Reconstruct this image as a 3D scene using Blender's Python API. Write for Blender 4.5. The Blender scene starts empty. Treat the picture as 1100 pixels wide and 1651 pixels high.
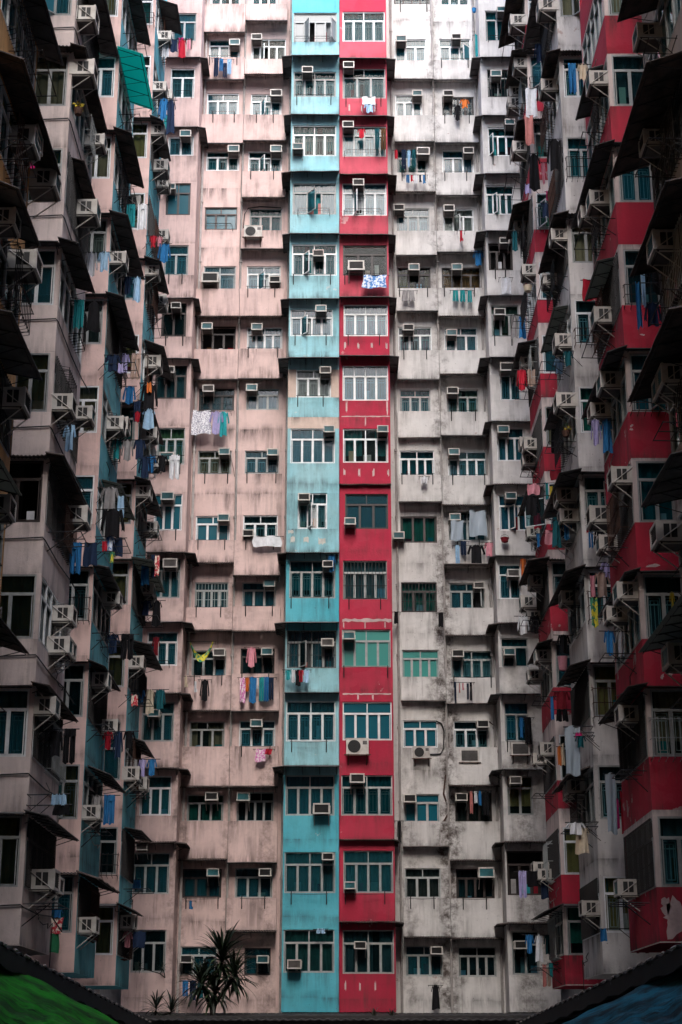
import bpy, math, random
from mathutils import Vector
rnd = random.Random(7)
S = bpy.context.scene
COL = S.collection
# ------------------------------------------------------------------ camera
FPX, PW, PH = 2614.0, 1100.0, 1651.0
TH = math.atan(865.0 / FPX)
CT, ST = math.cos(TH), math.sin(TH)
EYE = 1.7
cd = bpy.data.cameras.new('camera'); cam = bpy.data.objects.new('camera', cd); COL.objects.link(cam)
cam.location = (0, 0, EYE); cam.rotation_euler = (math.pi/2 + TH, 0, 0)
cd.sensor_fit = 'VERTICAL'; cd.sensor_height = 36; cd.lens = FPX / PH * 36; cd.clip_end = 2000
S.camera = cam

def at(px, py, Y):
    """photo pixel -> world point on the vertical plane at distance Y"""
    v = (PH/2 - py) / FPX
    d = Y / (CT - v*ST)
    return (px - PW/2) / FPX * d, EYE + d*(ST + v*CT)
REG = {'1': (270, 0, 370/1091), '2': (270, 540, 370/1091), '3': (270, 1090, 370/1089),
       '4': (530, 0, 370/1091), '5': (530, 540, 370/1091), '6': (530, 1090, 370/1089),
       'a': (0, 0, .2909), 'b': (0, 400, .2909), 'c': (0, 800, .2909), 'd': (0, 1171, .2909),
       'e': (780, 0, .2909), 'f': (780, 400, .2909), 'g': (780, 800, .2909), 'h': (780, 1171, .2909)}
def zp(r, x, y):
    o = REG[r]; return o[0] + x*o[2], o[1] + y*o[2]

# ------------------------------------------------------------------ materials
def newmat(name):
    m = bpy.data.materials.new(name); m.use_nodes = True
    nt = m.node_tree; return m, nt, nt.nodes['Principled BSDF']
def nd(nt, t, **k):
    n = nt.nodes.new(t)
    for a, b in k.items(): setattr(n, a, b)
    return n
def noise(nt, vec, scale, detail=4, rough=.6):
    n = nd(nt, 'ShaderNodeTexNoise'); n.inputs['Scale'].default_value = scale
    n.inputs['Detail'].default_value = detail; n.inputs['Roughness'].default_value = rough
    if vec is not None: nt.links.new(vec, n.inputs['Vector'])
    return n.outputs['Fac']
def ramp(nt, fac, a, b):
    n = nd(nt, 'ShaderNodeMapRange'); n.inputs[1].default_value = a; n.inputs[2].default_value = b
    n.interpolation_type = 'SMOOTHSTEP'
    nt.links.new(fac, n.inputs[0]); return n.outputs[0]
def mul(nt, a, b):
    n = nd(nt, 'ShaderNodeMath', operation='MULTIPLY'); nt.links.new(a, n.inputs[0])
    if isinstance(b, (int, float)): n.inputs[1].default_value = b
    else: nt.links.new(b, n.inputs[1])
    return n.outputs[0]
def mixc(nt, fac, a, b):
    n = nd(nt, 'ShaderNodeMix', data_type='RGBA')
    if isinstance(fac, (int, float)): n.inputs[0].default_value = fac
    else: nt.links.new(fac, n.inputs[0])
    for s, c in ((6, a), (7, b)):
        if isinstance(c, tuple): n.inputs[s].default_value = (*c, 1)
        else: nt.links.new(c, n.inputs[s])
    return n.outputs[2]
def mapping(nt, vec, sc, loc=(0, 0, 0)):
    n = nd(nt, 'ShaderNodeMapping'); n.inputs['Scale'].default_value = sc; n.inputs['Location'].default_value = loc
    nt.links.new(vec, n.inputs['Vector']); return n.outputs[0]

def plaster(name, col, alt, dirt=.5, peel=.0, peelcol=(.5, .45, .42), mould=.3, seed=0, bands=()):
    m, nt, b = newmat(name)
    pos = nd(nt, 'ShaderNodeNewGeometry').outputs['Position']
    p = mapping(nt, pos, (1, 1, 1), (seed*3.1, seed*1.7, seed*2.3))
    c = mixc(nt, ramp(nt, noise(nt, p, .35, 3), .3, .7), col, alt)
    c = mixc(nt, mul(nt, ramp(nt, noise(nt, p, 2.6, 6, .65), .45, .75), .35), c, tuple(x*.72 for x in col))
    c = mixc(nt, mul(nt, ramp(nt, noise(nt, mapping(nt, p, (.7, .7, .9)), 1.0, 5, .55), .53, .545), .28), c, tuple(min(.85, x*1.18+.03) for x in alt))
    if peel:
        f = ramp(nt, noise(nt, p, 1.1, 8, .62), .69 - .14*peel, .70 - .14*peel)
        c = mixc(nt, mul(nt, f, .85), c, peelcol)
    st = mapping(nt, p, (3.2, 3.2, .22))
    s1 = mul(nt, ramp(nt, noise(nt, st, 1.0, 6, .65), .45, .70), ramp(nt, noise(nt, p, .55, 4), .40, .62))
    c = mixc(nt, mul(nt, s1, dirt), c, (.055, .045, .042))
    s3 = mul(nt, ramp(nt, noise(nt, mapping(nt, p, (9, 9, .5)), 1.0, 3, .5), .57, .72), ramp(nt, noise(nt, p, .9, 3), .45, .65))
    c = mixc(nt, mul(nt, s3, dirt*.8), c, (.10, .07, .06))
    s2 = mul(nt, ramp(nt, noise(nt, p, 7, 8, .75), .60, .70), ramp(nt, noise(nt, p, .45, 4), .46, .64))
    c = mixc(nt, mul(nt, s2, mould), c, (.03, .027, .026))
    s4 = ramp(nt, noise(nt, p, 16, 2, .5), .73, .76)
    c = mixc(nt, mul(nt, s4, .6), c, (.04, .035, .035))
    # grime that collects on painted edges and drip lines (vertex attribute written per panel)
    a = nd(nt, 'ShaderNodeAttribute'); a.attribute_name = 'grime'
    g = mul(nt, a.outputs['Fac'], ramp(nt, noise(nt, mapping(nt, p, (6, 6, .8)), 1.0, 7, .72), .30, .62))
    c = mixc(nt, mul(nt, g, min(.97, dirt*1.7)), c, (.045, .038, .036))
    nt.links.new(c, b.inputs['Base Color']); b.inputs['Roughness'].default_value = .92
    b.inputs['Specular IOR Level'].default_value = .2
    for sx, sw, zt, dens in bands:      # damp mould bands with a place of their own on this wall
        sp = nd(nt, 'ShaderNodeSeparateXYZ'); nt.links.new(pos, sp.inputs[0])
        wob = nd(nt, 'ShaderNodeMath', operation='MULTIPLY_ADD'); nt.links.new(noise(nt, p, .9, 5, .7), wob.inputs[0]); wob.inputs[1].default_value = 1.6; wob.inputs[2].default_value = -.8 - sx
        ad = nd(nt, 'ShaderNodeMath', operation='ADD'); nt.links.new(sp.outputs[0], ad.inputs[0]); nt.links.new(wob.outputs[0], ad.inputs[1])
        ab = nd(nt, 'ShaderNodeMath', operation='ABSOLUTE'); nt.links.new(ad.outputs[0], ab.inputs[0])
        f = mul(nt, ramp(nt, ab.outputs[0], sw, sw*.15), ramp(nt, sp.outputs[2], zt+5, zt-3))
        f = mul(nt, f, ramp(nt, noise(nt, p, 3.2, 8, .72), .36, .70))
        c = mixc(nt, mul(nt, f, dens), c, (.05, .036, .03))
    nt.links.new(c, b.inputs['Base Color'])
    bp = nd(nt, 'ShaderNodeBump'); bp.inputs['Strength'].default_value = .35; bp.inputs['Distance'].default_value = .03
    nt.links.new(noise(nt, p, 9, 8, .7), bp.inputs['Height']); nt.links.new(bp.outputs[0], b.inputs['Normal'])
    return m
def plain(name, col, rough=.6, var=.25, scale=3, metal=0, spec=.4, dirtcol=None, alpha=None):
    m, nt, b = newmat(name)
    pos = nd(nt, 'ShaderNodeTexCoord').outputs['Object']
    c = mixc(nt, ramp(nt, noise(nt, pos, scale, 6, .65), .35, .7), col, dirtcol or tuple(x*(1-var) for x in col))
    oi = nd(nt, 'ShaderNodeObjectInfo')
    hv = nd(nt, 'ShaderNodeHueSaturation'); mr = nd(nt, 'ShaderNodeMapRange')
    mr.inputs[3].default_value = 1 - var*.7; mr.inputs[4].default_value = 1 + var*.4
    nt.links.new(oi.outputs['Random'], mr.inputs[0]); nt.links.new(mr.outputs[0], hv.inputs['Value']); nt.links.new(c, hv.inputs['Color'])
    nt.links.new(hv.outputs[0], b.inputs['Base Color'])
    b.inputs['Roughness'].default_value = rough; b.inputs['Metallic'].default_value = metal
    b.inputs['Specular IOR Level'].default_value = spec
    return m
M = {}
M['pink'] = plaster('pink_plaster', (.675, .505, .468), (.59, .435, .402), .48, .0, mould=.4, seed=1, bands=((-2.9, .55, 14, .6), (-6.3, .4, 18, .6), (-4.5, .3, 22, .45)))
M['beige'] = plaster('beige_plaster', (.60, .47, .40), (.52, .42, .36), .4, .0, mould=.3, seed=2)
M['white'] = plaster('white_plaster', (.65, .635, .61), (.57, .55, .53), .40, .08, (.42, .33, .30), .85, seed=3, bands=((4.25, .75, 21, .95), (4.3, .35, 60, .7), (7.2, .9, 14, .75), (2.7, .5, 12, .6)))
M['blue'] = plaster('blue_plaster', (.13, .47, .55), (.075, .40, .49), .38, .10, (.42, .55, .56), .35, seed=4)
M['redfade'] = plaster('pale_red_plaster', (.54, .10, .135), (.47, .065, .095), .4, .22, (.60, .33, .33), .6, seed=12)
M['bluefade'] = plaster('pale_blue_plaster', (.33, .56, .60), (.24, .51, .57), .45, .18, (.50, .58, .58), .5, seed=13)
M['wingwhite'] = plaster('wing_white_plaster', (.66, .64, .62), (.54, .52, .50), .5, .12, (.42, .33, .30), .6, seed=14)
M['red'] = plaster('red_plaster', (.47, .036, .072), (.37, .024, .052), .35, .12, (.55, .24, .25), .35, seed=5)
M['palegrey'] = plaster('pale_grey_pink_plaster', (.73, .62, .58), (.64, .54, .505), .5, .0, mould=.3, seed=6)
M['ochre'] = plaster('ochre_plaster', (.66, .38, .15), (.56, .31, .13), .5, .1, mould=.4, seed=7)
M['dull'] = plaster('dull_grey_plaster', (.44, .41, .39), (.34, .31, .30), .6, .1, mould=.5, seed=8)
M['wingpink'] = plaster('wing_pink_plaster', (.75, .54, .49), (.66, .465, .42), .45, .0, mould=.3, seed=9)
M['wingblue'] = plaster('wing_blue_plaster', (.11, .44, .52), (.16, .46, .52), .45, .15, (.35, .45, .45), .4, seed=10)
M['wingred'] = plaster('wing_red_plaster', (.50, .030, .058), (.40, .024, .048), .6, .42, (.5, .36, .34), .3, seed=11)
M['room'] = plain('unlit_room_backing', (.035, .033, .032), .9, .4, .8)  # near-black sheet behind the windows, its colour stands in for unlit rooms
M['fw'] = plain('white_aluminium', (.72, .75, .75), .45, .18, 4)
M['fg'] = plain('grey_aluminium', (.36, .38, .37), .5, .25, 4)
M['fk'] = plain('brown_steel', (.045, .033, .03), .5, .3, 4)
M['grille'] = plain('pale_grille_steel', (.62, .68, .68), .5, .2, 6)
M['black'] = plain('black_iron', (.018, .016, .016), .6, .4, 8)
M['rust'] = plain('rusty_iron', (.09, .04, .025), .8, .5, 8)
M['sheet'] = plain('dark_roofing_sheet', (.13, .125, .125), .85, .5, 1.5, dirtcol=(.055, .052, .05))
M['sheetrust'] = plain('rusted_corrugated_sheet', (.10, .075, .065), .85, .4, 2.5, dirtcol=(.03, .025, .023))
M['slab'] = plain('pale_concrete_ledge', (.38, .33, .31), .9, .35, 2, dirtcol=(.16, .13, .12))
M['ac'] = plain('aged_white_casing', (.56, .54, .50), .55, .28, 2.5, dirtcol=(.40, .36, .32))
M['acdark'] = plain('dark_grey_casing', (.13, .12, .115), .7, .4, 3)
M['vent'] = plain('dark_vent', (.022, .022, .022), .6, .3, 5)
M['coil'] = plain('teal_coil', (.05, .21, .24), .35, .45, 2)
M['pipe'] = plain('grey_pipe', (.40, .37, .35), .7, .3, 3)
M['hose'] = plain('black_hose', (.03, .028, .028), .6, .3, 3)
M['pitch'] = plain('tarred_sheet', (.012, .012, .012), .9, .3, 2)
M['ground'] = plain('wet_concrete', (.16, .155, .15), .8, .3, .6)
M['podium'] = plain('dark_podium', (.045, .042, .042), .9, .35, 1.2)
M['leaf'] = plain('dark_green_leaf', (.013, .024, .011), .45, .5, 6)
M['leaf2'] = plain('pale_green_leaf', (.032, .05, .02), .45, .4, 6)
M['bark'] = plain('dark_bark', (.018, .014, .012), .9, .4, 9)

def glass(name, tint, rough=.06, op=.0, base=(.01, .05, .06)):
    m, nt, b = newmat(name)
    tr = nd(nt, 'ShaderNodeBsdfTransparent'); tr.inputs[0].default_value = (*tint, 1)
    b.inputs['Base Color'].default_value = (*base, 1); b.inputs['Roughness'].default_value = rough
    b.inputs['Specular IOR Level'].default_value = .9
    fr = nd(nt, 'ShaderNodeFresnel'); fr.inputs[0].default_value = 1.5
    mr = nd(nt, 'ShaderNodeMapRange'); mr.inputs[1].default_value = 0; mr.inputs[2].default_value = 1
    mr.inputs[3].default_value = op; mr.inputs[4].default_value = 1
    nt.links.new(fr.outputs[0], mr.inputs[0])
    mx = nd(nt, 'ShaderNodeMixShader'); nt.links.new(mr.outputs[0], mx.inputs[0])
    nt.links.new(tr.outputs[0], mx.inputs[1]); nt.links.new(b.outputs[0], mx.inputs[2])
    nt.links.new(mx.outputs[0], nt.nodes['Material Output'].inputs[0])
    return m
M['glass'] = glass('teal_glass', (.33, .58, .62), op=.04)
M['clear'] = glass('clear_glass', (.62, .68, .64), op=.05, base=(.02, .06, .06))
M['glass2'] = glass('blue_green_glass', (.22, .48, .55), op=.28, base=(.015, .12, .16), rough=.12)
M['film'] = glass('teal_film_glass', (.10, .35, .42), op=.5, base=(.012, .16, .22), rough=.2)
M['greenfilm'] = glass('green_film_glass', (.15, .5, .45), op=.6, base=(.04, .36, .31), rough=.3)
M['frost'] = glass('frosted_glass', (.45, .5, .5), op=.55, base=(.20, .23, .24), rough=.35)
CURT = {'t': (.035, .20, .22), 'b': (.38, .32, .22), 'y': (.36, .31, .12), 's': (.24, .25, .26), 'w': (.46, .48, .50),
        'g': (.10, .30, .20), 'o': (.30, .14, .05), 'p': (.38, .16, .22), 'u': (.08, .24, .42), 'd': (.07, .075, .08)}
for k, c in CURT.items(): M['c'+k] = plain('curtain_'+k, c, .9, .25, 2, spec=.1)
CLOTH = {'white': (.72, .73, .75), 'pale blue': (.36, .55, .72), 'blue': (.035, .19, .42), 'navy': (.02, .035, .075), 'black': (.013, .013, .015),
         'red': (.48, .025, .045), 'magenta': (.62, .03, .20), 'pink': (.65, .28, .33), 'orange': (.70, .20, .05), 'yellow': (.62, .48, .06),
         'teal': (.03, .30, .32), 'grey': (.30, .29, .29), 'cream': (.62, .53, .40), 'maroon': (.22, .02, .03), 'beige': (.45, .33, .27),
         'lilac': (.42, .38, .62), 'brown': (.13, .07, .035), 'green': (.04, .22, .10), 'dark teal': (.015, .10, .12), 'rose': (.55, .22, .2)}
for k, c in CLOTH.items(): M['k'+k] = plain(k.replace(' ', '_')+'_cloth', c, .95, .2, 5, spec=.1)
def printed(name, a, b2, sc):
    m, nt, b = newmat(name)
    pos = nd(nt, 'ShaderNodeTexCoord').outputs['Object']
    c = mixc(nt, ramp(nt, noise(nt, pos, sc, 3, .6), .47, .53), a, b2)
    nt.links.new(c, b.inputs['Base Color']); b.inputs['Roughness'].default_value = .95
    return m
M['kblue patterned'] = printed('blue_patterned_cloth', (.65, .70, .78), (.08, .22, .50), 9)
M['kwhite lace'] = printed('white_lace_cloth', (.75, .75, .77), (.30, .30, .36), 22)
M['kyellow patterned'] = printed('yellow_patterned_cloth', (.66, .58, .05), (.05, .25, .14), 5)
M['kred patterned'] = printed('red_patterned_cloth', (.55, .04, .06), (.75, .65, .55), 9)
M['kpink patterned'] = printed('pink_patterned_cloth', (.62, .20, .45), (.75, .6, .65), 14)
def tarpmat(name, a, b2):
    m, nt, b = newmat(name)
    at_ = nd(nt, 'ShaderNodeAttribute'); at_.attribute_name = 'weave'
    c = mixc(nt, ramp(nt, noise(nt, mapping(nt, at_.outputs['Vector'], (3.2, 15, 1)), 1.0, 7, .68), .40, .60), a, b2)
    c = mixc(nt, ramp(nt, noise(nt, mapping(nt, at_.outputs['Vector'], (9, 60, 1)), 1.0, 4, .6), .58, .66), c, tuple(x*.25 for x in b2))
    nt.links.new(c, b.inputs['Base Color']); b.inputs['Roughness'].default_value = .8; b.inputs['Specular IOR Level'].default_value = .12
    return m
M['greentarp'] = tarpmat('green_tarpaulin', (.010, .20, .009), (.010, .050, .010))
M['bluetarp'] = tarpmat('blue_tarpaulin', (.005, .10, .155), (.005, .02, .03))
m, nt, b = newmat('teal_plastic_sheet'); b.inputs['Base Color'].default_value = (.02, .36, .34, 1); b.inputs['Roughness'].default_value = .5
tl = nd(nt, 'ShaderNodeBsdfTranslucent'); tl.inputs[0].default_value = (.03, .55, .50, 1)
mx = nd(nt, 'ShaderNodeMixShader'); mx.inputs[0].default_value = .6
nt.links.new(b.outputs[0], mx.inputs[1]); nt.links.new(tl.outputs[0], mx.inputs[2]); nt.links.new(mx.outputs[0], nt.nodes['Material Output'].inputs[0])
M['tealplastic'] = m
m, nt, b = newmat('smoky_plastic_sheet'); b.inputs['Base Color'].default_value = (.07, .075, .07, 1); b.inputs['Roughness'].default_value = .5
tl = nd(nt, 'ShaderNodeBsdfTranslucent'); tl.inputs[0].default_value = (.20, .21, .19, 1)
mx = nd(nt, 'ShaderNodeMixShader'); mx.inputs[0].default_value = .6
nt.links.new(b.outputs[0], mx.inputs[1]); nt.links.new(tl.outputs[0], mx.inputs[2]); nt.links.new(mx.outputs[0], nt.nodes['Material Output'].inputs[0])
M['smoke'] = m
m, nt, b = newmat('clear_plastic'); b.inputs['Base Color'].default_value = (.45, .52, .58, 1); b.inputs['Roughness'].default_value = .25
tr = nd(nt, 'ShaderNodeBsdfTransparent'); tr.inputs[0].default_value = (.8, .88, .92, 1)
mx = nd(nt, 'ShaderNodeMixShader'); mx.inputs[0].default_value = .6
nt.links.new(tr.outputs[0], mx.inputs[1]); nt.links.new(b.outputs[0], mx.inputs[2]); nt.links.new(mx.outputs[0], nt.nodes['Material Output'].inputs[0])
M['kclear plastic'] = m

# ------------------------------------------------------------------ mesh builder
class MB:
    def __init__(s): s.v = []; s.f = []; s.mi = []; s.m = []; s.g = {}
    def mat(s, m):
        m = M[m] if isinstance(m, str) else m
        if m not in s.m: s.m.append(m)
        return s.m.index(m)
    def poly(s, pts, m, grime=None):
        i = len(s.v); s.v += [tuple(p) for p in pts]; s.f.append(tuple(range(i, i+len(pts)))); s.mi.append(s.mat(m))
        if grime:
            for k, g in enumerate(grime): s.g[i+k] = g
    def hexa(s, p, m):
        """p: 8 points, 0-3 bottom loop, 4-7 top loop"""
        i = len(s.v); s.v += [tuple(q) for q in p]; k = s.mat(m)
        for f in ((3, 2, 1, 0), (4, 5, 6, 7), (0, 1, 5, 4), (1, 2, 6, 5), (2, 3, 7, 6), (3, 0, 4, 7)):
            s.f.append(tuple(i+j for j in f)); s.mi.append(k)
    def box(s, x0, x1, y0, y1, z0, z1, m):
        s.hexa([(x0, y0, z0), (x1, y0, z0), (x1, y1, z0), (x0, y1, z0), (x0, y0, z1), (x1, y0, z1), (x1, y1, z1), (x0, y1, z1)], m)
    def tube(s, pts, r, m, n=6):
        pts = [Vector(p) for p in pts]; k = s.mat(m); rings = []
        for i, p in enumerate(pts):
            d = (pts[min(i+1, len(pts)-1)] - pts[max(i-1, 0)]).normalized()
            a = d.cross(Vector((0, 0, 1)) if abs(d.z) < .9 else Vector((1, 0, 0))).normalized(); b = d.cross(a)
            rr = r[i] if isinstance(r, (list, tuple)) else r
            i0 = len(s.v)
            for j in range(n):
                t = 2*math.pi*j/n; s.v.append(tuple(p + (a*math.cos(t) + b*math.sin(t))*rr))
            rings.append(i0)
        for q in range(len(rings)-1):
            for j in range(n):
                s.f.append((rings[q]+j, rings[q]+(j+1) % n, rings[q+1]+(j+1) % n, rings[q+1]+j)); s.mi.append(k)
        for q, rev in ((rings[0], True), (rings[-1], False)):
            f = [q+j for j in range(n)]; s.f.append(tuple(f[::-1] if rev else f)); s.mi.append(k)
    def mesh(s, name, origin=(0, 0, 0)):
        me = bpy.data.meshes.new(name)
        o = origin
        me.from_pydata([(a-o[0], b-o[1], c-o[2]) for a, b, c in s.v], [], s.f)
        for m in s.m: me.materials.append(m)
        me.polygons.foreach_set('material_index', s.mi)
        if s.g:
            at_ = me.attributes.new('grime', 'FLOAT', 'POINT')
            at_.data.foreach_set('value', [s.g.get(i, 0.0) for i in range(len(s.v))])
        me.update(); return me
WL = {}
def link(name, data, loc=(0, 0, 0), parent=None, rotz=0):
    o = bpy.data.objects.new(name, data); COL.objects.link(o)
    WL[o.name] = Vector(loc)
    if parent is not None:
        o.parent = parent; o.location = Vector(loc) - WL[parent.name]
    else: o.location = loc
    o.rotation_euler.z = rotz
    return o
def build(mb, name, parent=None, loc=None):
    """mesh given in world coordinates, origin at loc"""
    if loc is None: loc = WL[parent.name] if parent is not None else (0, 0, 0)
    return link(name, mb.mesh(name, loc), loc, parent)
def tag(o, label=None, cat=None, group=None, kind=None):
    if label: o['label'] = label
    if cat: o['category'] = cat
    if group: o['group'] = group
    if kind: o['kind'] = kind
    return o
class Face:
    """a wall plane: P origin (x, y), U along, N outward"""
    def __init__(s, P, U, N): s.P, s.U, s.N = P, U, N
    def __call__(s, u, d, z): return (s.P[0]+s.U[0]*u+s.N[0]*d, s.P[1]+s.U[1]*u+s.N[1]*d, z)
    def box(s, mb, u0, u1, d0, d1, z0, z1, m):
        mb.hexa([s(u0, d0, z0), s(u1, d0, z0), s(u1, d1, z0), s(u0, d1, z0), s(u0, d0, z1), s(u1, d0, z1), s(u1, d1, z1), s(u0, d1, z1)], m)
    def quad(s, mb, u0, u1, z0, z1, d, m, grime=None):
        mb.poly([s(u0, d, z0), s(u1, d, z0), s(u1, d, z1), s(u0, d, z1)], m, grime)
    def rotz(s): return math.atan2(s.N[1], s.N[0]) + math.pi/2
ORD = ['first', 'second', 'third', 'fourth', 'fifth', 'sixth', 'seventh', 'eighth', 'ninth', 'tenth', 'eleventh', 'twelfth',
       'thirteenth', 'fourteenth', 'fifteenth', 'sixteenth', 'seventeenth']

# ------------------------------------------------------------------ walls with real openings
def panel(mb, F, u0, u1, z0, z1, d, m, gb=0., gt=0.):
    """wall panel cut in rows and columns so grime can run down from its top edge and gather along its bottom edge"""
    h = z1 - z0
    if h < .02 or u1 - u0 < .005: return
    if h > .5 and (gb or gt) and u1-u0 > .6:
        n = max(3, int((u1-u0)/.28)); zs = [z0, z0+h*.14, z0+h*.34, z0+h*.62, z1-h*.07, z1]
        G = []
        for i in range(n+1):
            r = rnd.random()**2.2*1.5; q = rnd.random()**1.5*1.3
            G.append((gb*(.45+q*.8), gb*q*.75, max(gb*q*.22, gt*r*.25), gt*r*.7, gt*(.3+r), gt*(.5+r)))
        for i in range(n):
            a, b2 = u0+(u1-u0)*i/n, u0+(u1-u0)*(i+1)/n
            for k in range(5): F.quad(mb, a, b2, zs[k], zs[k+1], d, m, (G[i][k], G[i+1][k], G[i+1][k+1], G[i][k+1]))
    else: F.quad(mb, u0, u1, z0, z1, d, m, (gb, gb, gt, gt))
def wall_column(mb, F, u0, u1, zbase, ztop, floors, m, dpar=0., dwin=0., reveal=.28, mats=None):
    """floors: dicts from top to bottom: win=(a,b,z0,z1) opening, pb=parapet bottom or None"""
    fl = sorted(floors, key=lambda f: f['win'][2])
    z = zbase
    for i, f in enumerate(fl):
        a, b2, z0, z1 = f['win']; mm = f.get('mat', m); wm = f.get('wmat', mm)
        pb = f['pb'] if f['pb'] is not None else z0 - .9
        pb = max(pb, z + .03)
        panel(mb, F, u0, u1, z, pb, dwin, wm, .1, .7)
        dp = dpar if f['pb'] is not None else dwin
        panel(mb, F, u0, u1, pb, z0, dp, mm, rnd.uniform(.3, 1), rnd.uniform(.1, .7))
        if dp > dwin:
            mb.poly([F(u0, dwin, z0), F(u1, dwin, z0), F(u1, dp, z0), F(u0, dp, z0)], mm, (.5,)*4)
            mb.poly([F(u0, dwin, pb), F(u1, dwin, pb), F(u1, dp, pb), F(u0, dp, pb)], mm, (.8,)*4)
            for u in (u0, u1): mb.poly([F(u, dwin, pb), F(u, dp, pb), F(u, dp, z0), F(u, dwin, z0)], mm, (.6,)*4)
        panel(mb, F, u0, a, z0, z1, dwin, wm, .3, .3); panel(mb, F, b2, u1, z0, z1, dwin, wm, .3, .3)
        di = dwin - reveal
        for q in ([F(a, dwin, z0), F(b2, dwin, z0), F(b2, di, z0), F(a, di, z0)], [F(a, dwin, z1), F(b2, dwin, z1), F(b2, di, z1), F(a, di, z1)],
                  [F(a, dwin, z0), F(a, dwin, z1), F(a, di, z1), F(a, di, z0)], [F(b2, dwin, z0), F(b2, dwin, z1), F(b2, di, z1), F(b2, di, z0)]):
            mb.poly(q, mm)
        z = z1
    panel(mb, F, u0, u1, z, ztop, dwin, m, .2, 0)

# ------------------------------------------------------------------ windows
def frame_rect(mb, F, u0, u1, z0, z1, d0, d1, w, m):
    F.box(mb, u0, u0+w, d0, d1, z0, z1, m); F.box(mb, u1-w, u1, d0, d1, z0, z1, m)
    F.box(mb, u0+w, u1-w, d0, d1, z0, z0+w, m); F.box(mb, u0+w, u1-w, d0, d1, z1-w, z1, m)
def window(F, u0, u1, z0, z1, d, sty, building, label=None):
    """sty: nb/nt frame glaze content flags, e.g. '4/2 w g t'"""
    p = sty.split(); nb, nt_ = [int(x) for x in p[0].split('/')]
    fm = {'w': 'fw', 'g': 'fg', 'k': 'fk'}[p[1] if p[1] != 'w' or rnd.random() > .2 else 'g']; gl = p[2]; ct = p[3] if len(p) > 3 else 'x'
    flags = p[4] if len(p) > 4 else ''
    w = .038 if u1-u0 < 1 else .046
    base = F((u0+u1)/2, d, z0)
    mb = MB(); d0, d1 = d-.09, d+.012
    frame_rect(mb, F, u0, u1, z0, z1, d0, d1, w, fm)
    H = z1-z0; zt = z1 - H*(.30 if nt_ else 0)
    mb_p = MB(); mb_g = MB()
    gm = {'g': 'glass', 'n': 'glass', 'f': 'film', 'e': 'greenfilm', 'o': 'frost', 'b': 'glass', 'x': None}[gl]
    if gm == 'glass' and ct in 'ybow' and (F.P[1] < 60): gm = 'clear'
    if gm == 'glass': gm = rnd.choice(('glass', 'glass', 'glass2', 'glass2', 'clear'))
    cells = []
    if nt_:
        F.box(mb, u0+w, u1-w, d0, d1, zt-w*.6, zt+w*.6, fm)
        for i in range(nt_):
            a = u0+w+(u1-u0-2*w)*i/nt_; b2 = u0+w+(u1-u0-2*w)*(i+1)/nt_
            if i: F.box(mb, a-w*.45, a+w*.45, d0, d1+.004, zt+w*.6, z1-w, fm)
            if gm: F.quad(mb_p, a, b2, zt, z1-w, d-.04, gm)
    opens = [int(c) for c in flags if c.isdigit()]
    for i in range(nb):
        a = u0+w+(u1-u0-2*w)*i/nb; b2 = u0+w+(u1-u0-2*w)*(i+1)/nb
        zz = zt-w*.6 if nt_ else z1-w
        if i: F.box(mb, a-w*.5, a+w*.5, d0, d1+.006, z0+w, zz, fm)
        cells.append((a, b2, z0+w, zz))
        if i in opens: continue
        # sash frame of each casement
        frame_rect(mb, F, a+w*.5, b2-w*.5, z0+w, zz, d-.02, d+.02, w*.5, fm)
        if gm: F.quad(mb_p, a, b2, z0+w, zz, d-.035, gm)
    root = build(mb, 'window', building, base)
    if label: root['label'] = label
    if mb_p.f: build(mb_p, 'pane', root)
    if gl == 'g':
        r = .0125
        for a, b2, c0, c1 in cells:
            a += w*1.3; b2 -= w*1.3; c0 += w*.9; c1 -= w*.9
            if b2-a < .1: continue
            for s in (0, .045):
                frame_rect(mb_g, F, a+s, b2-s, c0+s*1.6, c1-s*1.6, d-.105, d-.085, r*1.5, 'grille')
            F.box(mb_g, (a+b2)/2-r*.6, (a+b2)/2+r*.6, d-.105, d-.085, c0+.07, c1-.07, 'grille')
            F.box(mb_g, a, b2, d-.105, d-.085, c0+(c1-c0)*.8, c0+(c1-c0)*.8+2*r, 'grille')
        build(mb_g, 'grille', root)
    elif gl == 'b' or 'B' in flags:
        n = max(4, int((u1-u0)/.14))
        bm = 'fg' if 'W' in flags else 'black'
        for i in range(n+1):
            u = u0+.03+(u1-u0-.06)*i/n; F.box(mb_g, u-.009, u+.009, d+.05, d+.07, z0+.02, z1-.02, bm)
        for t in (.03, .35, .65, .97): F.box(mb_g, u0+.01, u1-.01, d+.04, d+.05, z0+H*t-.01, z0+H*t+.01, bm)
        build(mb_g, 'grille', root)
    if ct != 'x':
        mb_l, mb_r = MB(), MB(); k = 'c'+ct; n = int((u1-u0)/.05); ph = rnd.random()*6
        gap = rnd.choice((0, 0, .12, .3)) if 'F' not in flags else 0
        um = u0+(u1-u0)*rnd.uniform(.3, .7)
        zlo = z0 + (0 if rnd.random() < .8 else H*.25)
        for i in range(n):
            a = u0+(u1-u0)*i/n; b2 = u0+(u1-u0)*(i+1)/n
            if abs((a+b2)/2-um) < gap*(u1-u0)*.5: continue
            da = d-.20+.035*math.sin(a*24+ph)+.01*math.sin(a*51); db = d-.20+.035*math.sin(b2*24+ph)+.01*math.sin(b2*51)
            (mb_l if gap == 0 or (a+b2)/2 < um else mb_r).poly([F(a, da, zlo), F(b2, db, zlo), F(b2, db, z1), F(a, da, z1)], k)
        for mb_c in (mb_l, mb_r):
            if mb_c.f: build(mb_c, 'curtain', root)
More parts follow.
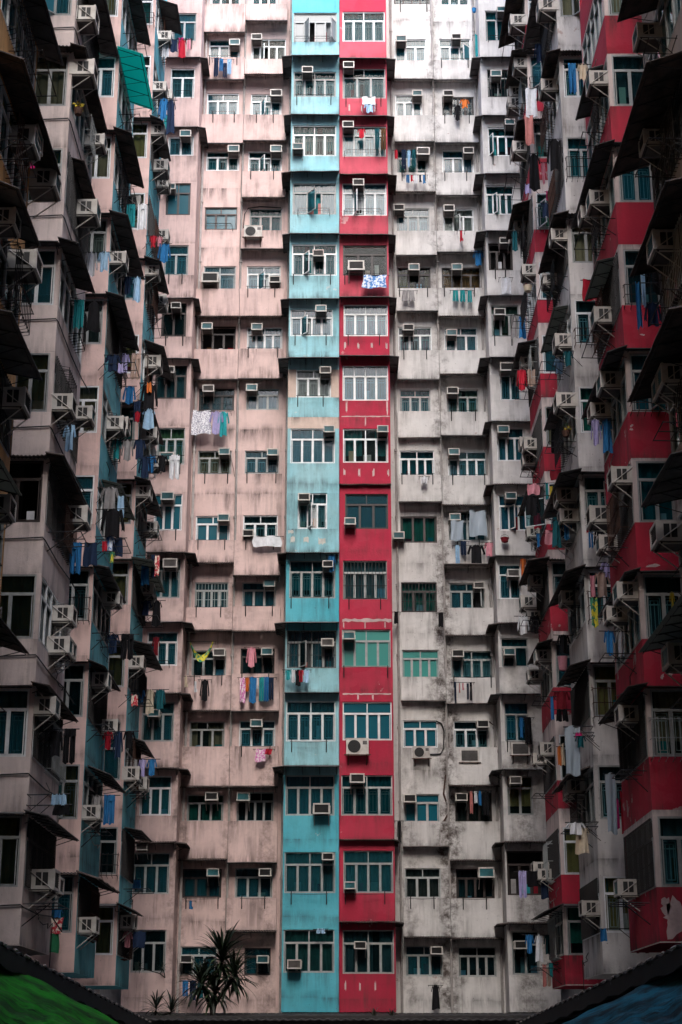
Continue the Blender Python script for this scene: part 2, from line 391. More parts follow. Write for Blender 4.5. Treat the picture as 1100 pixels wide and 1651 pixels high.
    if rnd.random() < .5 and gl != 'f':      # things standing on the inside sill
        mb_i = MB(); u = u0+rnd.uniform(.08, .4)
        while u < u1-.3:
            ww, hh = rnd.uniform(.10, .34), rnd.uniform(.12, .55)*H*.8
            F.box(mb_i, u, u+ww, d-.19, d-.13, z0+.01, z0+hh, 'k'+rnd.choice(('white', 'cream', 'beige', 'pale blue', 'brown', 'grey', 'maroon', 'white', 'teal', 'rose'))); u += ww+rnd.uniform(.05, .6)
        if mb_i.f: build(mb_i, 'sill_clutter', root)
    for i in opens:
        if i >= len(cells): continue
        a, b2, c0, c1 = cells[i]; ang = math.radians(rnd.uniform(45, 75)); left = i < nb/2
        wd = b2-a; hu = a if left else b2; sg = 1 if left else -1
        U2 = (F.U[0]*sg*math.cos(ang)+F.N[0]*math.sin(ang), F.U[1]*sg*math.cos(ang)+F.N[1]*math.sin(ang))
        N2 = (-U2[1], U2[0]); o = F(hu, d+.015, 0)
        F2 = Face((o[0], o[1]), U2, N2); ms = MB()
        frame_rect(ms, F2, 0, wd, c0, c1, -.02, .02, w*.7, fm)
        sash = build(ms, 'casement', root)
        mp = MB(); F2.quad(mp, w*.7, wd-w*.7, c0+w*.7, c1-w*.7, 0, 'glass' if gl in 'xb' else (gm or 'glass'));
        build(mp, 'pane', root)
    return root

# ------------------------------------------------------------------ air conditioners
AC_PROTO = {}
def ac_meshes(kind):
    if kind in AC_PROTO: return AC_PROTO[kind]
    w, h, dp = .62, .39, .52
    c = MB()
    # casing: shell with bevelled front lip; front faces -Y, back at y=0
    c.box(-w/2, w/2, -dp+.03, .05, 0, h, 'ac')
    t = .045
    for x0, x1, z0, z1 in ((-w/2-.01, -w/2+t, -.01, h+.01), (w/2-t, w/2+.01, -.01, h+.01), (-w/2+t, w/2-t, -.01, t), (-w/2+t, w/2-t, h-t, h+.01)):
        c.box(x0, x1, -dp-.02, -dp+.032, z0, z1, 'ac')
    c.box(-w/2+.01, w/2-.01, -dp+.04, .04, -.012, -.002, 'acdark')  # darker grey plate along the underside
    g = MB(); gm = {'teal': 'coil', 'dark': 'vent', 'grey': 'acdark'}[kind]
    g.box(-w/2+t, w/2-t, -dp+.012, -dp+.026, t, h-t, gm)
    for i in range(7):
        z = t+.02+(h-2*t-.03)*i/6; g.box(-w/2+t, w/2-t, -dp-.004, -dp+.012, z, z+.008, gm)
    for s in (-1, 1):
        for y0 in (-.40, -.26):
            x = s*(w/2+.003); c.box(min(x, x-s*.004), max(x, x-s*.004), y0, y0+.11, .07, h-.06, 'vent')
    b = MB()
    for s in (-1, 1):
        x = s*(w/2-.03)
        b.tube([(x, .02, -.035), (x, -dp*.95, -.035)], .016, 'ac', 4); b.tube([(x, -dp*.9, -.04), (x, .02, -.42)], .014, 'ac', 4)
        b.tube([(s*(w/2+.02), -dp*.9, .02), (s*(w/2+.02), .0, h*.95)], .011, 'ac', 4)
    b.box(-w/2, w/2, -dp*.9, -dp*.9+.03, -.05, -.02, 'black')
    AC_PROTO[kind] = [(n, q.mesh(n)) for n, q in (('casing', c), ('front_grille', g), ('bracket', b))]
    return AC_PROTO[kind]
used_labels = {}
def uniq(lbl):
    if lbl in used_labels: print('DUP', lbl)
    used_labels[lbl] = 1; return lbl
def air_con(pos, rotz, width, kind, label, group='window air conditioners on the facades'):
    root = link('air_conditioner', None, pos, None, rotz)
    s = width/.62; root.scale = (s, 1 if s < 1.15 else 1.15, s)
    tag(root, uniq(label), 'air conditioner', group)
    for n, me in ac_meshes(kind):
        o = bpy.data.objects.new(n, me); COL.objects.link(o); o.parent = root
    return root
COND = []
def condenser(pos, rotz, label, sc=1.0, fan=True):
    root = link('outdoor_condenser', None, pos, None, rotz); root.scale = (sc, sc, sc)
    tag(root, uniq(label), 'air conditioner', 'outdoor condenser units on the facades')
    c = MB(); c.box(-.42, .42, -.34, 0, 0, .58, 'ac'); c.box(-.44, .44, -.36, .01, .58, .60, 'ac')
    f = MB(); n = 20
    if not fan:
        f.box(-.36, .36, -.352, -.341, .06, .52, 'acdark')
        for q in range(12): f.box(-.36, .36, -.36, -.352, .08+q*.036, .092+q*.036, 'vent')
    for r in (.06, .12, .18, .235) if fan else ():
        pts = [(-.12+r*math.cos(2*math.pi*i/n), -.352, .29+r*math.sin(2*math.pi*i/n)) for i in range(n+1)]
        f.tube(pts, .008, 'vent', 4)
    if fan: k = len(f.v); f.v.append((-.12, -.345, .29)); f.v += [(-.12+.23*math.cos(2*math.pi*i/n), -.345, .29+.23*math.sin(2*math.pi*i/n)) for i in range(n)]
    for i in range(n) if fan else (): f.f.append((k, k+1+i, k+1+(i+1) % n)); f.mi.append(f.mat('vent'))
    f.box(.2, .36, -.346, -.341, .36, .5, 'acdark')
    b = MB()
    for s in (-.34, .34):
        b.box(s-.02, s+.02, -.40, .3, -.05, -.005, 'rust'); b.tube([(s, -.36, -.04), (s, .02, -.36)], .016, 'rust', 4)
    b.box(-.5, .5, -.38, -.34, -.05, -.01, 'rust')
    for nme, q in (('casing', c), ('fan_grille', f), ('bracket', b)):
        o = bpy.data.objects.new(nme, q.mesh(nme)); COL.objects.link(o); o.parent = root
    return root

# ------------------------------------------------------------------ awnings
def awning(parts, label, corr=False, mat=None, frame='black', group='awnings over the windows', name='awning'):
    """parts: list of (Face, u0, u1, d_wall, depth, z_wall, drop, ext) ; ext shifts outer edge ends"""
    mb = MB(); fb = MB(); mat = mat or ('sheetrust' if corr else 'sheet'); th = .02
    for F, u0, u1, dw, dep, z, drop, e0, e1 in parts:
        n = max(2, int(abs(u1-u0)/.05)) if corr else 2
        amp = .018 if corr else 0
        top = []
        for i in range(n+1):
            t = i/n; u = u0+(u1-u0)*t; uo = (u0-e0)+(u1+e1-u0+e0)*t
            w = amp*(1 if i % 2 else -1) if corr else 0
            sag = .012*math.sin(uo*5.1+z*3)
            top.append((F(u, dw, z+w), F(uo, dw+dep, z-drop+w+sag)))
        for i in range(n):
            (a, b2), (c, e) = top[i], top[i+1]
            dn = lambda p: (p[0], p[1], p[2]-th)
            mb.hexa([dn(a), dn(c), dn(e), dn(b2), a, c, e, b2], mat)
        k = max(1, int(abs(u1-u0)/.7))
        for i in range(k+1):
            u = u0+(u1-u0)*(.04+.92*i/k); uo = u
            fb.tube([F(u, dw+.005, z-.05), F(uo, dw+dep*.93, z-drop*.93-.045)], .014, frame, 4)
            if dep > .45: fb.tube([F(u, dw+.01, z-.34*dep-.1), F(uo, dw+dep*.75, z-drop*.75-.05)], .011, frame, 4)
        fb.tube([F(u0, dw+dep*.9, z-drop*.9-.05), F(u1, dw+dep*.9, z-drop*.9-.05)], .013, frame, 4)
    P = parts[0]; base = P[0]((P[1]+P[2])/2, P[3], P[5])
    root = build(mb, name, None, base)
    tag(root, uniq(label), 'awning', group)
    build(fb, 'bracket', root)
    return root

# ------------------------------------------------------------------ laundry
def rack(F, u0, u1, d, z, label, kind=0, dep=.28, m='black'):
    mb = MB(); bb = mb
    r = .013
    if kind == 0:      # two hanging iron stubs with a rod
        mb.tube([F(u0-.06, d+dep, z), F((u0+u1)/2, d+dep, z-.02), F(u1+.06, d+dep, z)], r*.8, m, 5)
        for u in (u0, u1):
            bb.tube([F(u, d, z-.02), F(u, d+dep+.02, z)], r, m, 4);
            F.box(bb, u-.018, u+.018, d+.0, d+.035, z-.38, z+.12, m)
            bb.tube([F(u, d+.02, z-.34), F(u, d+dep*.9, z-.02)], r*.9, m, 4)
    elif kind == 1:    # curved guard rail standing on the sill
        mb.tube([F(u0, d, z-.12), F(u0, d+dep*.8, z-.1), F(u0, d+dep, z+.02), F(u0+.06, d+dep, z+.10), F(u1-.06, d+dep, z+.10), F(u1, d+dep, z+.02), F(u1, d+dep*.8, z-.1), F(u1, d, z-.12)], r, m, 5)
        bb.tube([F(u0, d+dep, z-.02), F(u1, d+dep, z-.02)], r*.7, m, 4)
    else:              # ladder-like pole rack sticking out of the wall
        for k in range(3):
            uu = u0+(u1-u0)*k/2; mb.tube([F(uu, d, z), F(uu, d+dep, z+.02)], r, m, 4)
        bb.tube([F(u0-.03, d+dep, z+.02), F(u1+.03, d+dep, z+.02)], r, m, 4); bb.tube([F(u0, d+dep*.55, z+.01), F(u1, d+dep*.55, z+.01)], r*.8, m, 4)
        bb.tube([F(u0, d, z-.5), F(u0, d+dep*.8, z)], r, m, 4)
    root = build(mb, 'laundry_rack', None, F((u0+u1)/2, d, z))
    tag(root, uniq(label), 'laundry rack', 'laundry racks under the windows')
    return root
GRID = {}
def garment(F, u0, u1, z0, z1, d, typ, colour, label):
    w, h = u1-u0, z1-z0; mb = MB(); m = 'k'+colour; ph = rnd.random()*9
    def strip(ol, th=.012, nx=10, nz=9):
        # ol(t)->(left,right) for t from 0 (top) to 1 (bottom)
        rows = []
        for j in range(nz+1):
            t = j/nz; l, r = ol(t); row = []
            for i in range(nx+1):
                s = i/nx; u = l+(r-l)*s
                dd = d+(.022+.022*t)*math.sin(s*9+ph+t*1.6)+.02*math.sin(u*23+ph*2)*t
                zz = z1-h*t-(.03*h*math.sin(s*5+ph) if j == nz else 0)+(.015*h*math.sin(s*7+ph) if j == 0 else 0)
                row.append((u, dd, zz))
            rows.append(row)
        for j in range(nz):
            for i in range(nx):
                q = [rows[j][i], rows[j][i+1], rows[j+1][i+1], rows[j+1][i]]
                mb.poly([F(a, b2+th/2, c) for a, b2, c in q], m); mb.poly([F(a, b2-th/2, c) for a, b2, c in q[::-1]], m)
        for j in range(nz):
            for i in (0, nx):
                a, b2 = rows[j][i], rows[j+1][i]
                mb.poly([F(a[0], a[1]+th/2, a[2]), F(a[0], a[1]-th/2, a[2]), F(b2[0], b2[1]-th/2, b2[2]), F(b2[0], b2[1]+th/2, b2[2])], m)
        for i in range(nx):
            for j in (0, nz):
                a, b2 = rows[j][i], rows[j][i+1]
                mb.poly([F(a[0], a[1]+th/2, a[2]), F(a[0], a[1]-th/2, a[2]), F(b2[0], b2[1]-th/2, b2[2]), F(b2[0], b2[1]+th/2, b2[2])], m)
    cu = (u0+u1)/2
    if typ in ('shirt', 'jacket', 'dress'):
        sh = .30 if typ != 'dress' else .25
        fl = {'shirt': .33, 'jacket': .34, 'dress': .46}[typ]
        def body(t):
            k = .10+.24*min(1, t/.12) if t < .12 else .30+(fl-.30)*t
            return cu-w*k, cu+w*k
        strip(body)
        ln = {'shirt': .45, 'jacket': .75, 'dress': .25}[typ]
        for sg in (-1, 1):
            def arm(t, sg=sg):
                tt = .06+t*ln
                a = cu+sg*w*(.26+.16*min(1, t*1.2)); b2 = a+sg*w*.15*(1 if typ != 'dress' else .6)
                return (min(a, b2), max(a, b2))
            hh, zz = h, z1
            h_, z_ = h*ln, z1-.04*h
            def with_arm():
                nonlocal h, z1
                h, z1 = h_, z_; strip(arm, nx=4, nz=6); h, z1 = hh, zz
            with_arm()
    elif typ == 'trousers':
        strip(lambda t: (cu-w*.42, cu-w*(.0+.03*t)), nx=5)
        strip(lambda t: (cu+w*(.0+.03*t), cu+w*.42), nx=5)
        hh = h; h = h*.22; strip(lambda t: (cu-w*.43, cu+w*.43), nx=6, nz=3, th=.02); h = hh
    elif typ == 'shorts':
        strip(lambda t: (cu-w*(.40+.08*t), cu-w*.04*t), nx=5); strip(lambda t: (cu+w*.04*t, cu+w*(.40+.08*t)), nx=5)
    elif typ == 'sock':
        strip(lambda t: (u0+w*.15, u1-w*.25+(w*.25 if t > .7 else 0)), nx=4)
    elif typ == 'swag':
        def sg(t): return (u0, u1)
        rows = []; n = 16
        for j in range(5):
            t = j/4; row = []
            for i in range(n+1):
                s = i/n; sag = 4*s*(1-s)
                row.append((u0+w*s, d+.05*math.sin(s*8+t*3), z1-h*(.62*sag)-h*.33*t*(.35+.65*sag)))
            rows.append(row)
        for j in range(4):
            for i in range(n):
                q = [rows[j][i], rows[j][i+1], rows[j+1][i+1], rows[j+1][i]]
                mb.poly([F(a, b2+.008, c) for a, b2, c in q], m); mb.poly([F(a, b2-.008, c) for a, b2, c in q[::-1]], m)
    else:
        sk = rnd.uniform(-.06, .06)
        strip(lambda t: (u0+w*.03*math.sin(t*5+ph)+w*sk*t, u1-w*.04*math.sin(t*4+ph)+w*sk*t))
    o = build(mb, {'swag': 'towel'}.get(typ, typ), None, F(cu, d, z1))
    tag(o, uniq(label), {'swag': 'towel'}.get(typ, typ), 'laundry hung outside the windows')
    for p in o.data.polygons: p.use_smooth = True
    return o

# ------------------------------------------------------------------ the back facades: one line per window, top to bottom
# column region x0 y0 x1 y1 parapet_bottom : style | air conditioners | awning below
DATA = """
D 1 598 60 806 200 262 : 4/1 w o s 13 | | .75w
D 1 600 340 802 460 541 : 4/2 w g t | 640,315,692,dark | .5w
D 1 595 595 803 742 812 : 4/2 w g t | 595,680,645,teal | .6wc
D 1 595 870 803 1020 1107 : 3/2 w n t 1 | | .5w
D 1 592 1160 805 1310 1416 : 4/2 w g t 1 | 692,1187,744,grey | .55w
D 1 583 1470 787 1598 1697 : 4/3 w g t 1 | 705,1450,756,teal | .75w
D 2 612 165 778 297 - : 3/2 w g w F | 725,150,778,grey | -
D 2 585 445 797 610 - : 4/2 w g w F | 743,430,795,teal | -
D 2 620 752 760 922 1030 : 3/2 w g w F1 | 622,752,677,dark | .55wc
D 2 580 1072 798 1252 1360 : 4/2 w g t F | 738,1072,788,dark | .8w
D 2 568 1405 803 1585 1695 : 4/2 g b d 1 | 732,1442,790,grey | .45
D 3 563 118 798 310 420 : 4/2 w g d | | .8w
D 3 560 470 793 662 - : 4/2 g n t F | 693,603,770,dark | -
D 3 555 835 797 1030 - : 4/2 g n b F | 735,838,788,dark | -
D 3 547 1203 793 1408 - : 4/2 g n t F | 570,1345,635,grey | -
E 1 833 55 1045 197 275 : 4/2 w g t | | .6w
E 1 833 325 1042 468 547 : 3/2 w g t | 836,292,888,dark | .5w
E 1 833 600 1043 745 825 : 4/2 w g b | 833,575,886,dark | .6wc
E 1 832 870 1047 1025 1110 : 4/2 w g w F1 | 882,850,935,grey | .5w
E 1 835 1165 1045 1310 1408 : 3/1 k n x | 860,1238,935,dark | .5w
E 1 838 1447 1050 1598 1687 : 4/2 w g p F | | .6w
E 2 833 145 1050 312 - : 4/4 w g b | | -
E 2 835 445 1050 607 705 : 4/2 w n t | 998,430,1050,teal | .2c
E 2 845 755 1050 922 - : 3/2 k n x | 842,868,895,teal | -
E 2 835 1073 1045 1257 - : 4/2 g b s | | -
E 2 830 1400 1062 1580 - : 4/2 g e t F | 835,1410,892,teal | -
E 3 832 122 1065 305 - : 4/2 w f x | | -
E 3 825 470 1070 662 770 : 4/2 g g t F | 868,462,935,dark | .3wc
E 3 835 828 1075 1030 1160 : 4/2 g n b | 840,975,893,teal | .5wc
E 3 832 1205 1078 1413 - : 4/2 g n s | 888,1258,943,dark | -
A 1 28 62 138 195 270 : 2/1 w g w F | | .5w
A 1 28 325 130 465 600 : 2/1 w g s | | .5w
A 1 30 650 125 740 860 : 2/0 w g d | 60,618,113,teal | -
A 1 15 870 110 1022 1150 : 2/2 k f x | 0,872,32,teal | -
A 1 -10 1165 100 1308 1412 : 2/1 w g d | | .4w
A 1 -10 1440 90 1600 1700 : 2/1 k n x | 20,1437,62,dark | .5w
A b 860 650 1035 835 985 : 3/1 k n s | 905,653,968,dark | -
A b 885 995 1025 1200 1355 : 3/2 w g y F | 885,1130,965,teal | -
A b 880 1362 1010 1565 1680 : 3/1 w f t F | 893,1350,965,teal | .7wc
A c 860 345 1000 565 690 : 3/1 g g b | 905,345,983,grey | .6w
A c 815 750 985 940 1085 : 3/1 w g t F | | .6wc
A c 785 1140 965 1360 1500 : 3/1 g n b | 820,1180,885,teal | .6wc
A d 775 275 950 495 635 : 3/1 w n g F | 755,315,797,dark | .7wc
A d 735 700 940 930 - : 3/2 g n d | 755,645,818,grey | -
A d 725 1128 920 1365 - : 3/1 g n d | | -
B 1 205 -60 350 18 150 : 3/1 w n t | | .3
B 1 198 185 345 272 375 : 3/1 w n t | 295,185,345,teal | .25
B 1 188 443 340 543 678 : 3/2 w g t | | .25
B 1 185 718 342 812 - : 3/1 w g t | 288,690,342,teal | -
B 1 178 985 332 1092 - : 3/2 k f x | | -
B 1 173 1265 325 1372 1500 : 2/2 w g d | 165,1298,243,dark | .4c
B 1 160 1550 325 1660 1800 : 3/1 k x x | 163,1533,215,teal | .25
B 2 150 255 318 360 - : 3/1 k b d | 168,237,222,grey | -
B 2 145 550 305 662 - : 3/2 g g b | 245,537,297,teal | -
B 2 135 860 297 975 1080 : 3/2 w f x | 240,850,295,teal | .4c
B 2 130 1175 290 1295 1400 : 4/2 g b x W | | .4c
B 2 115 1500 280 1618 1782 : 3/1 g n d | 218,1490,275,grey | .3c
B 3 105 215 272 335 520 : 3/2 g n b | | .45c
B 3 92 562 267 688 865 : 3/1 g n g | 180,550,240,dark | .5c
B 3 72 915 257 1052 - : 3/1 k n d | 188,912,245,teal | -
B 3 62 1283 235 1420 - : 3/2 g n d | 62,1323,118,dark | -
C 1 400 -60 525 18 95 : 3/2 w n t | | .45
C 1 400 185 575 280 350 : 4/2 w n s 1 | 400,160,450,grey | .5c
C 1 397 447 543 545 665 : 3/2 w g t 1 | 490,425,545,dark | .35
C 1 385 718 545 813 935 : 3/1 w g t 1 | 490,690,545,teal | .3c
C 1 390 990 545 1095 1180 : 3/1 g n t | | .3
C 1 378 1265 538 1372 1500 : 3/2 w g s 1 | 485,1312,537,dark | .4c
C 1 378 1555 560 1657 1797 : 4/2 w g t | 400,1537,452,teal | .3
C 2 375 255 530 357 - : 3/1 g n s | 375,233,428,teal | -
C 2 368 550 530 660 - : 3/2 w g d | 475,540,527,teal | -
C 2 360 857 525 975 1140 : 3/2 w g d | 358,925,410,dark | .5c
C 2 355 1175 517 1290 1405 : 3/1 w n t | 458,1162,512,teal | .4c
C 2 348 1490 510 1610 1785 : 3/1 k n d | 447,1487,500,teal | .3
C 3 340 210 512 333 520 : 3/2 w g d | 395,205,450,teal | .5c
C 3 328 550 505 688 885 : 4/3 g n d | 330,552,390,teal | .4s
C 3 320 910 500 1052 1205 : 3/1 g n d | 435,912,492,dark | .5c
C 3 365 1290 490 1420 - : 2/1 k n d | 425,1325,480,teal | -
F 4 305 -60 480 20 - : 4/1 k b x | | -
F 4 310 185 465 287 372 : 3/1 w g t | 320,168,370,teal | .25
F 4 300 450 445 548 670 : 3/1 w n t | 398,428,445,teal | .3
F 4 325 715 470 820 908 : 3/1 w n t | 420,700,480,grey | .3c
F 4 310 990 480 1097 1210 : 3/2 w g s | 310,970,360,dark | .35
F 4 325 1270 485 1370 1475 : 3/2 k n o | 380,1253,432,teal | .3
F 4 330 1555 490 1665 1800 : 3/1 w g p | 355,1540,405,dark | .15
F 5 338 258 485 362 485 : 3/2 w g t | | .06s
F 5 305 550 503 665 790 : 4/2 w n t | | .25
F 5 305 862 515 988 - : 3/0 k n g F | 307,935,360,teal | -
F 5 308 1175 515 1318 - : 3/2 k b g | | -
F 5 311 1497 525 1625 1735 : 4/2 w e t F | | .06s
F 6 348 210 518 340 - : 3/2 w f x | | -
F 6 355 560 527 690 805 : 3/1 g f t F | 357,560,415,dark | .12s
F 6 360 912 533 1052 1235 : 3/2 g n d | | .35c
F 6 365 1280 543 1425 - : 3/2 g n d | 485,1283,540,dark | -
G 4 527 -60 668 25 - : 3/1 w n t | | -
G 4 525 185 675 285 375 : 3/1 w g t 2 | 585,160,630,dark | .2
G 4 540 460 690 548 675 : 4/0 k b x | 545,428,593,dark | .3
G 4 540 712 690 820 925 : 3/1 w n u | 640,700,690,dark | .35
G 4 543 992 690 1097 1195 : 3/1 w g w 1 | 547,973,598,dark | .4
G 4 538 1272 745 1368 1500 : 4/2 k n o | 585,1253,635,teal | .4c
G 4 550 1555 708 1665 1775 : 3/2 w n t | 560,1565,610,teal | .45c
G 5 562 258 713 365 475 : 3/1 w g b | 563,247,617,dark | .45
G 5 567 552 768 668 805 : 4/2 w g b | 570,538,622,teal | .35c
G 5 570 840 750 975 1100 : 4/2 g n d | 575,848,627,teal | .5s
G 5 575 1180 740 1297 1425 : 3/2 w n d 2 | 690,1173,740,grey | .15c
G 5 582 1502 790 1628 1750 : 4/2 w g w | 587,1495,642,dark | .15s
G 6 593 213 762 338 515 : 3/1 w g d | 705,208,760,dark | .5c
G 6 600 555 775 690 870 : 3/1 k n d | 603,555,658,dark | .3c
G 6 605 915 787 1055 1240 : 4/1 k n d | 712,907,785,teal | .35c
G 6 615 1285 797 1428 - : 4/2 g n d | | -
H 4 745 50 850 195 270 : 2/1 w n t | 800,30,842,teal | .6w
H 4 755 330 855 462 545 : 2/1 w b d | 770,333,822,teal | .5w
H 4 758 605 890 742 822 : 3/1 w n t 0 | 838,565,885,teal | .6w
H 4 730 880 880 1020 1095 : 4/1 w g t 1 | | .65w
H 4 760 1155 875 1285 1400 : 3/1 k x x | 815,1130,855,dark | .5w
H 4 772 1450 905 1600 1695 : 3/1 g n b | 787,1465,840,dark | .7w
H 5 815 190 915 310 405 : 2/0 w g d | 815,130,880,dark | .45w
H 5 800 440 930 600 705 : 3/1 w n t F | 803,430,858,teal | .5wc
H 5 810 760 950 930 1045 : 3/1 w n u 1 | 840,747,893,teal | .4w
H 5 810 1090 915 1255 1365 : 2/1 w g d | 850,1113,908,grey | .6wc
H 5 820 1440 950 1580 1700 : 2/1 g n t | 833,1488,887,teal | .6w
H 6 835 125 950 310 435 : 2/1 w g u | | .7w
H 6 848 475 970 660 780 : 2/1 g n y | 860,475,915,grey | .6wc
H 6 845 830 1020 1040 1165 : 3/1 k x x | | .6wc
H 6 870 1210 1000 1418 - : 2/1 g n d | 882,1255,940,dark | -
"""
YF, YW, YP = 63.8, 65.3, 65.0
PODZ = 3.0; ROOF = 54.0
COLS = {  # x0, x1, front Y, parapet projection, wall material, phrase
    'A': (-8.3, -6.40, YF, 0, 'pink', 'pink corner bay'), 'B': (-6.5, -4.49, YW, .3, 'pink', 'outer pink column'),
    'C': (-4.47, -2.52, YW, .3, 'pink', 'pink column beside the blue bays'), 'D': (-2.25, -.085, YF, 0, 'blue', 'blue bay column'),
    'E': (-.065, 2.08, YF, 0, 'red', 'red bay column'), 'F': (2.45, 4.27, YW, .3, 'white', 'white column beside the red bays'),
    'G': (4.29, 6.3, YW, .3, 'white', 'outer white column'), 'H': (6.35, 8.3, YF, 0, 'white', 'white corner bay')}
def building(label, loc, group='apartment blocks round the courtyard'):
    o = link('apartment_block', None, loc); return tag(o, uniq(label), 'apartment block', group)
BP = building('pale pink apartment facade with a column of blue bays down its edge', (-4, YW, 0))
BW = building('stained white apartment facade with a column of red bays down its edge', (4, YW, 0))
BLD = {c: BP if c in 'ABCD' else BW for c in COLS}
ROWS = {c: [] for c in COLS}
for ln in DATA.strip().splitlines():
    left, acs, aw = [q.strip() for q in ln.split('|')]
    geo, sty = [q.strip() for q in left.split(':')]
    t = geo.split(); c, rg = t[0], t[1]; x0, y0, x1, y1 = map(float, t[2:6]); pb = None if t[6] == '-' else float(t[6])
    X0, X1, Yf, dp, m, ph = COLS[c]
    ypar = Yf - (dp if pb is not None else 0)
    px0, py0 = zp(rg, x0, y0); px1, py1 = zp(rg, x1, y1)
    u0, _ = at(px0, (py0+py1)/2, Yf); u1, _ = at(px1, (py0+py1)/2, Yf)
    _, z1 = at(px0, py0, Yf); _, z0 = at(px0, py1, ypar)
    zb = None if pb is None else at(px0, zp(rg, x0, pb)[1], ypar)[1]
    u0, u1 = max(u0, X0+.06), min(u1, X1-.06)
    if c == 'A': u0 = min(u0, -7.75)
    ROWS[c].append(dict(win=(u0, u1, z0, z1), pb=zb, sty=sty, acs=acs, aw=aw, reg=rg))
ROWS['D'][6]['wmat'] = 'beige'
for i in (0, 1, 2, 3, 4, 5, 6, 7, 8, 10, 11): ROWS['D'][i]['mat'] = 'bluefade'  # paler blue on the upper floors and two of the lower ones
for i in range(5): ROWS['E'][i]['mat'] = 'redfade'  # paler red on the upper floors
for c, rows in ROWS.items():
    X0, X1, Yf, dp, m, ph = COLS[c]; F = Face((0, Yf), (1, 0), (0, -1)); bl = BLD[c]; n = len(rows)
    mb = MB(); wall_column(mb, F, X0, X1, PODZ, ROOF, rows, m, dp)
    wl = build(mb, {'A': 'corner_bay', 'D': 'blue_bay', 'E': 'red_bay', 'H': 'corner_bay'}.get(c, 'wall'), bl)
    rm = MB(); F.quad(rm, X0+.02, X1-.02, PODZ, ROOF, -.75, 'room'); build(rm, 'room_backing', bl)
    for i, r in enumerate(rows):
        a, b2, z0, z1 = r['win']
        zlow = z0
        window(F, a, b2, z0, z1, -.06, r['sty'], bl)
        for q in [q for q in r['acs'].split() if q]:
            ax0, ay0, ax1, kind = q.split(','); pxa, pya = zp(r['reg'], float(ax0), float(ay0)); pxb, _ = zp(r['reg'], float(ax1), float(ay0))
            xa, zt = at(pxa, pya, Yf-.5); xb, _ = at(pxb, pya, Yf-.5); w = max(.42, xb-xa)
            look = {'teal': 'teal-faced', 'dark': 'dark-grilled', 'grey': 'grey-faced'}[kind]
            air_con(((xa+xb)/2, Yf+.02, zt-.40*w/.62), 0, w, kind, f'{look} air conditioner at the {ORD[i]} window down the {ph}')
        if r['aw'] != '-':
            aw = r['aw']; corr = 'c' in aw; wrap = 'w' in aw; slab = 's' in aw
            dep = float(aw.rstrip('cws')); dpp = dp if r['pb'] is not None else 0
            zz = (r['pb'] if r['pb'] is not None else z0-1) - .02
            el = max(0, (zz-EYE)/Yf); drop = dep*(el*.80+.06 if not slab else 0)
            parts = [(F, X0+(.0 if c != 'A' else .35), X1, dpp-.02, dep, zz, drop, 0, .0 if not wrap else 0)]
            if wrap:
                if c == 'A': SF = Face((X1, Yf-dep*.45), (0, 1), (1, 0))
                elif c == 'D': SF = Face((X0, Yf-dep*.45), (0, 1), (-1, 0))
                elif c == 'E': SF = Face((X1, Yf-dep*.45), (0, 1), (1, 0))
                else: SF = Face((X0, Yf-dep*.45), (0, 1), (-1, 0))
                parts.append((SF, 0, 1.5+dep*.45, -.02, min(.46, dep*.7), zz-drop*.45-.01, .05, 0, 0))
            what = 'pale concrete ledge' if slab else ('corrugated awning' if corr else 'flat dark awning')
            o = awning(parts, f'{what} under the {ORD[i]} window down the {ph}', corr, 'slab' if slab else None, 'black')
            if slab: o.name = 'ledge'; o['category'] = 'ledge'
# side walls of the bays and the recessed strips between them
def strip(name, mname, bl, quads):
    mb = MB()
    for q in quads: mb.poly(q, mname)
    return build(mb, name, bl)
def vquad(x0, y0, x1, y1, z0=PODZ, z1=ROOF): return [(x0, y0, z0), (x1, y1, z0), (x1, y1, z1), (x0, y0, z1)]
strip('wall', 'pink', BP, [vquad(-2.52, YW, -2.25, YW), vquad(-6.40, YF, -6.40, YW), vquad(-4.49, YW, -4.47, YW)])
strip('bay_side', 'blue', BP, [vquad(-2.25, YF, -2.25, YW), vquad(-.085, YF, -.085, YF+.3)])
strip('bay_side', 'red', BW, [vquad(2.08, YF, 2.08, YW), vquad(-.065, YF, -.065, YF+.3)])
strip('wall', 'white', BW, [vquad(2.08, YW, 2.45, YW), vquad(4.27, YW, 4.29, YW), vquad(6.3, YW, 6.35, YW), vquad(6.35, YF, 6.35, YW)])
for bl, xa, xb in ((BP, -14, -.075), (BW, -.075, 14)):
    mb = MB(); mb.box(xa, xb, YW+1.2, YW+11, 0, ROOF, 'dull'); build(mb, 'rear_wall', bl)
    mb = MB(); mb.box(xa, xb, YF-.1, YW+11, ROOF, ROOF+.25, 'slab'); build(mb, 'roof', bl)

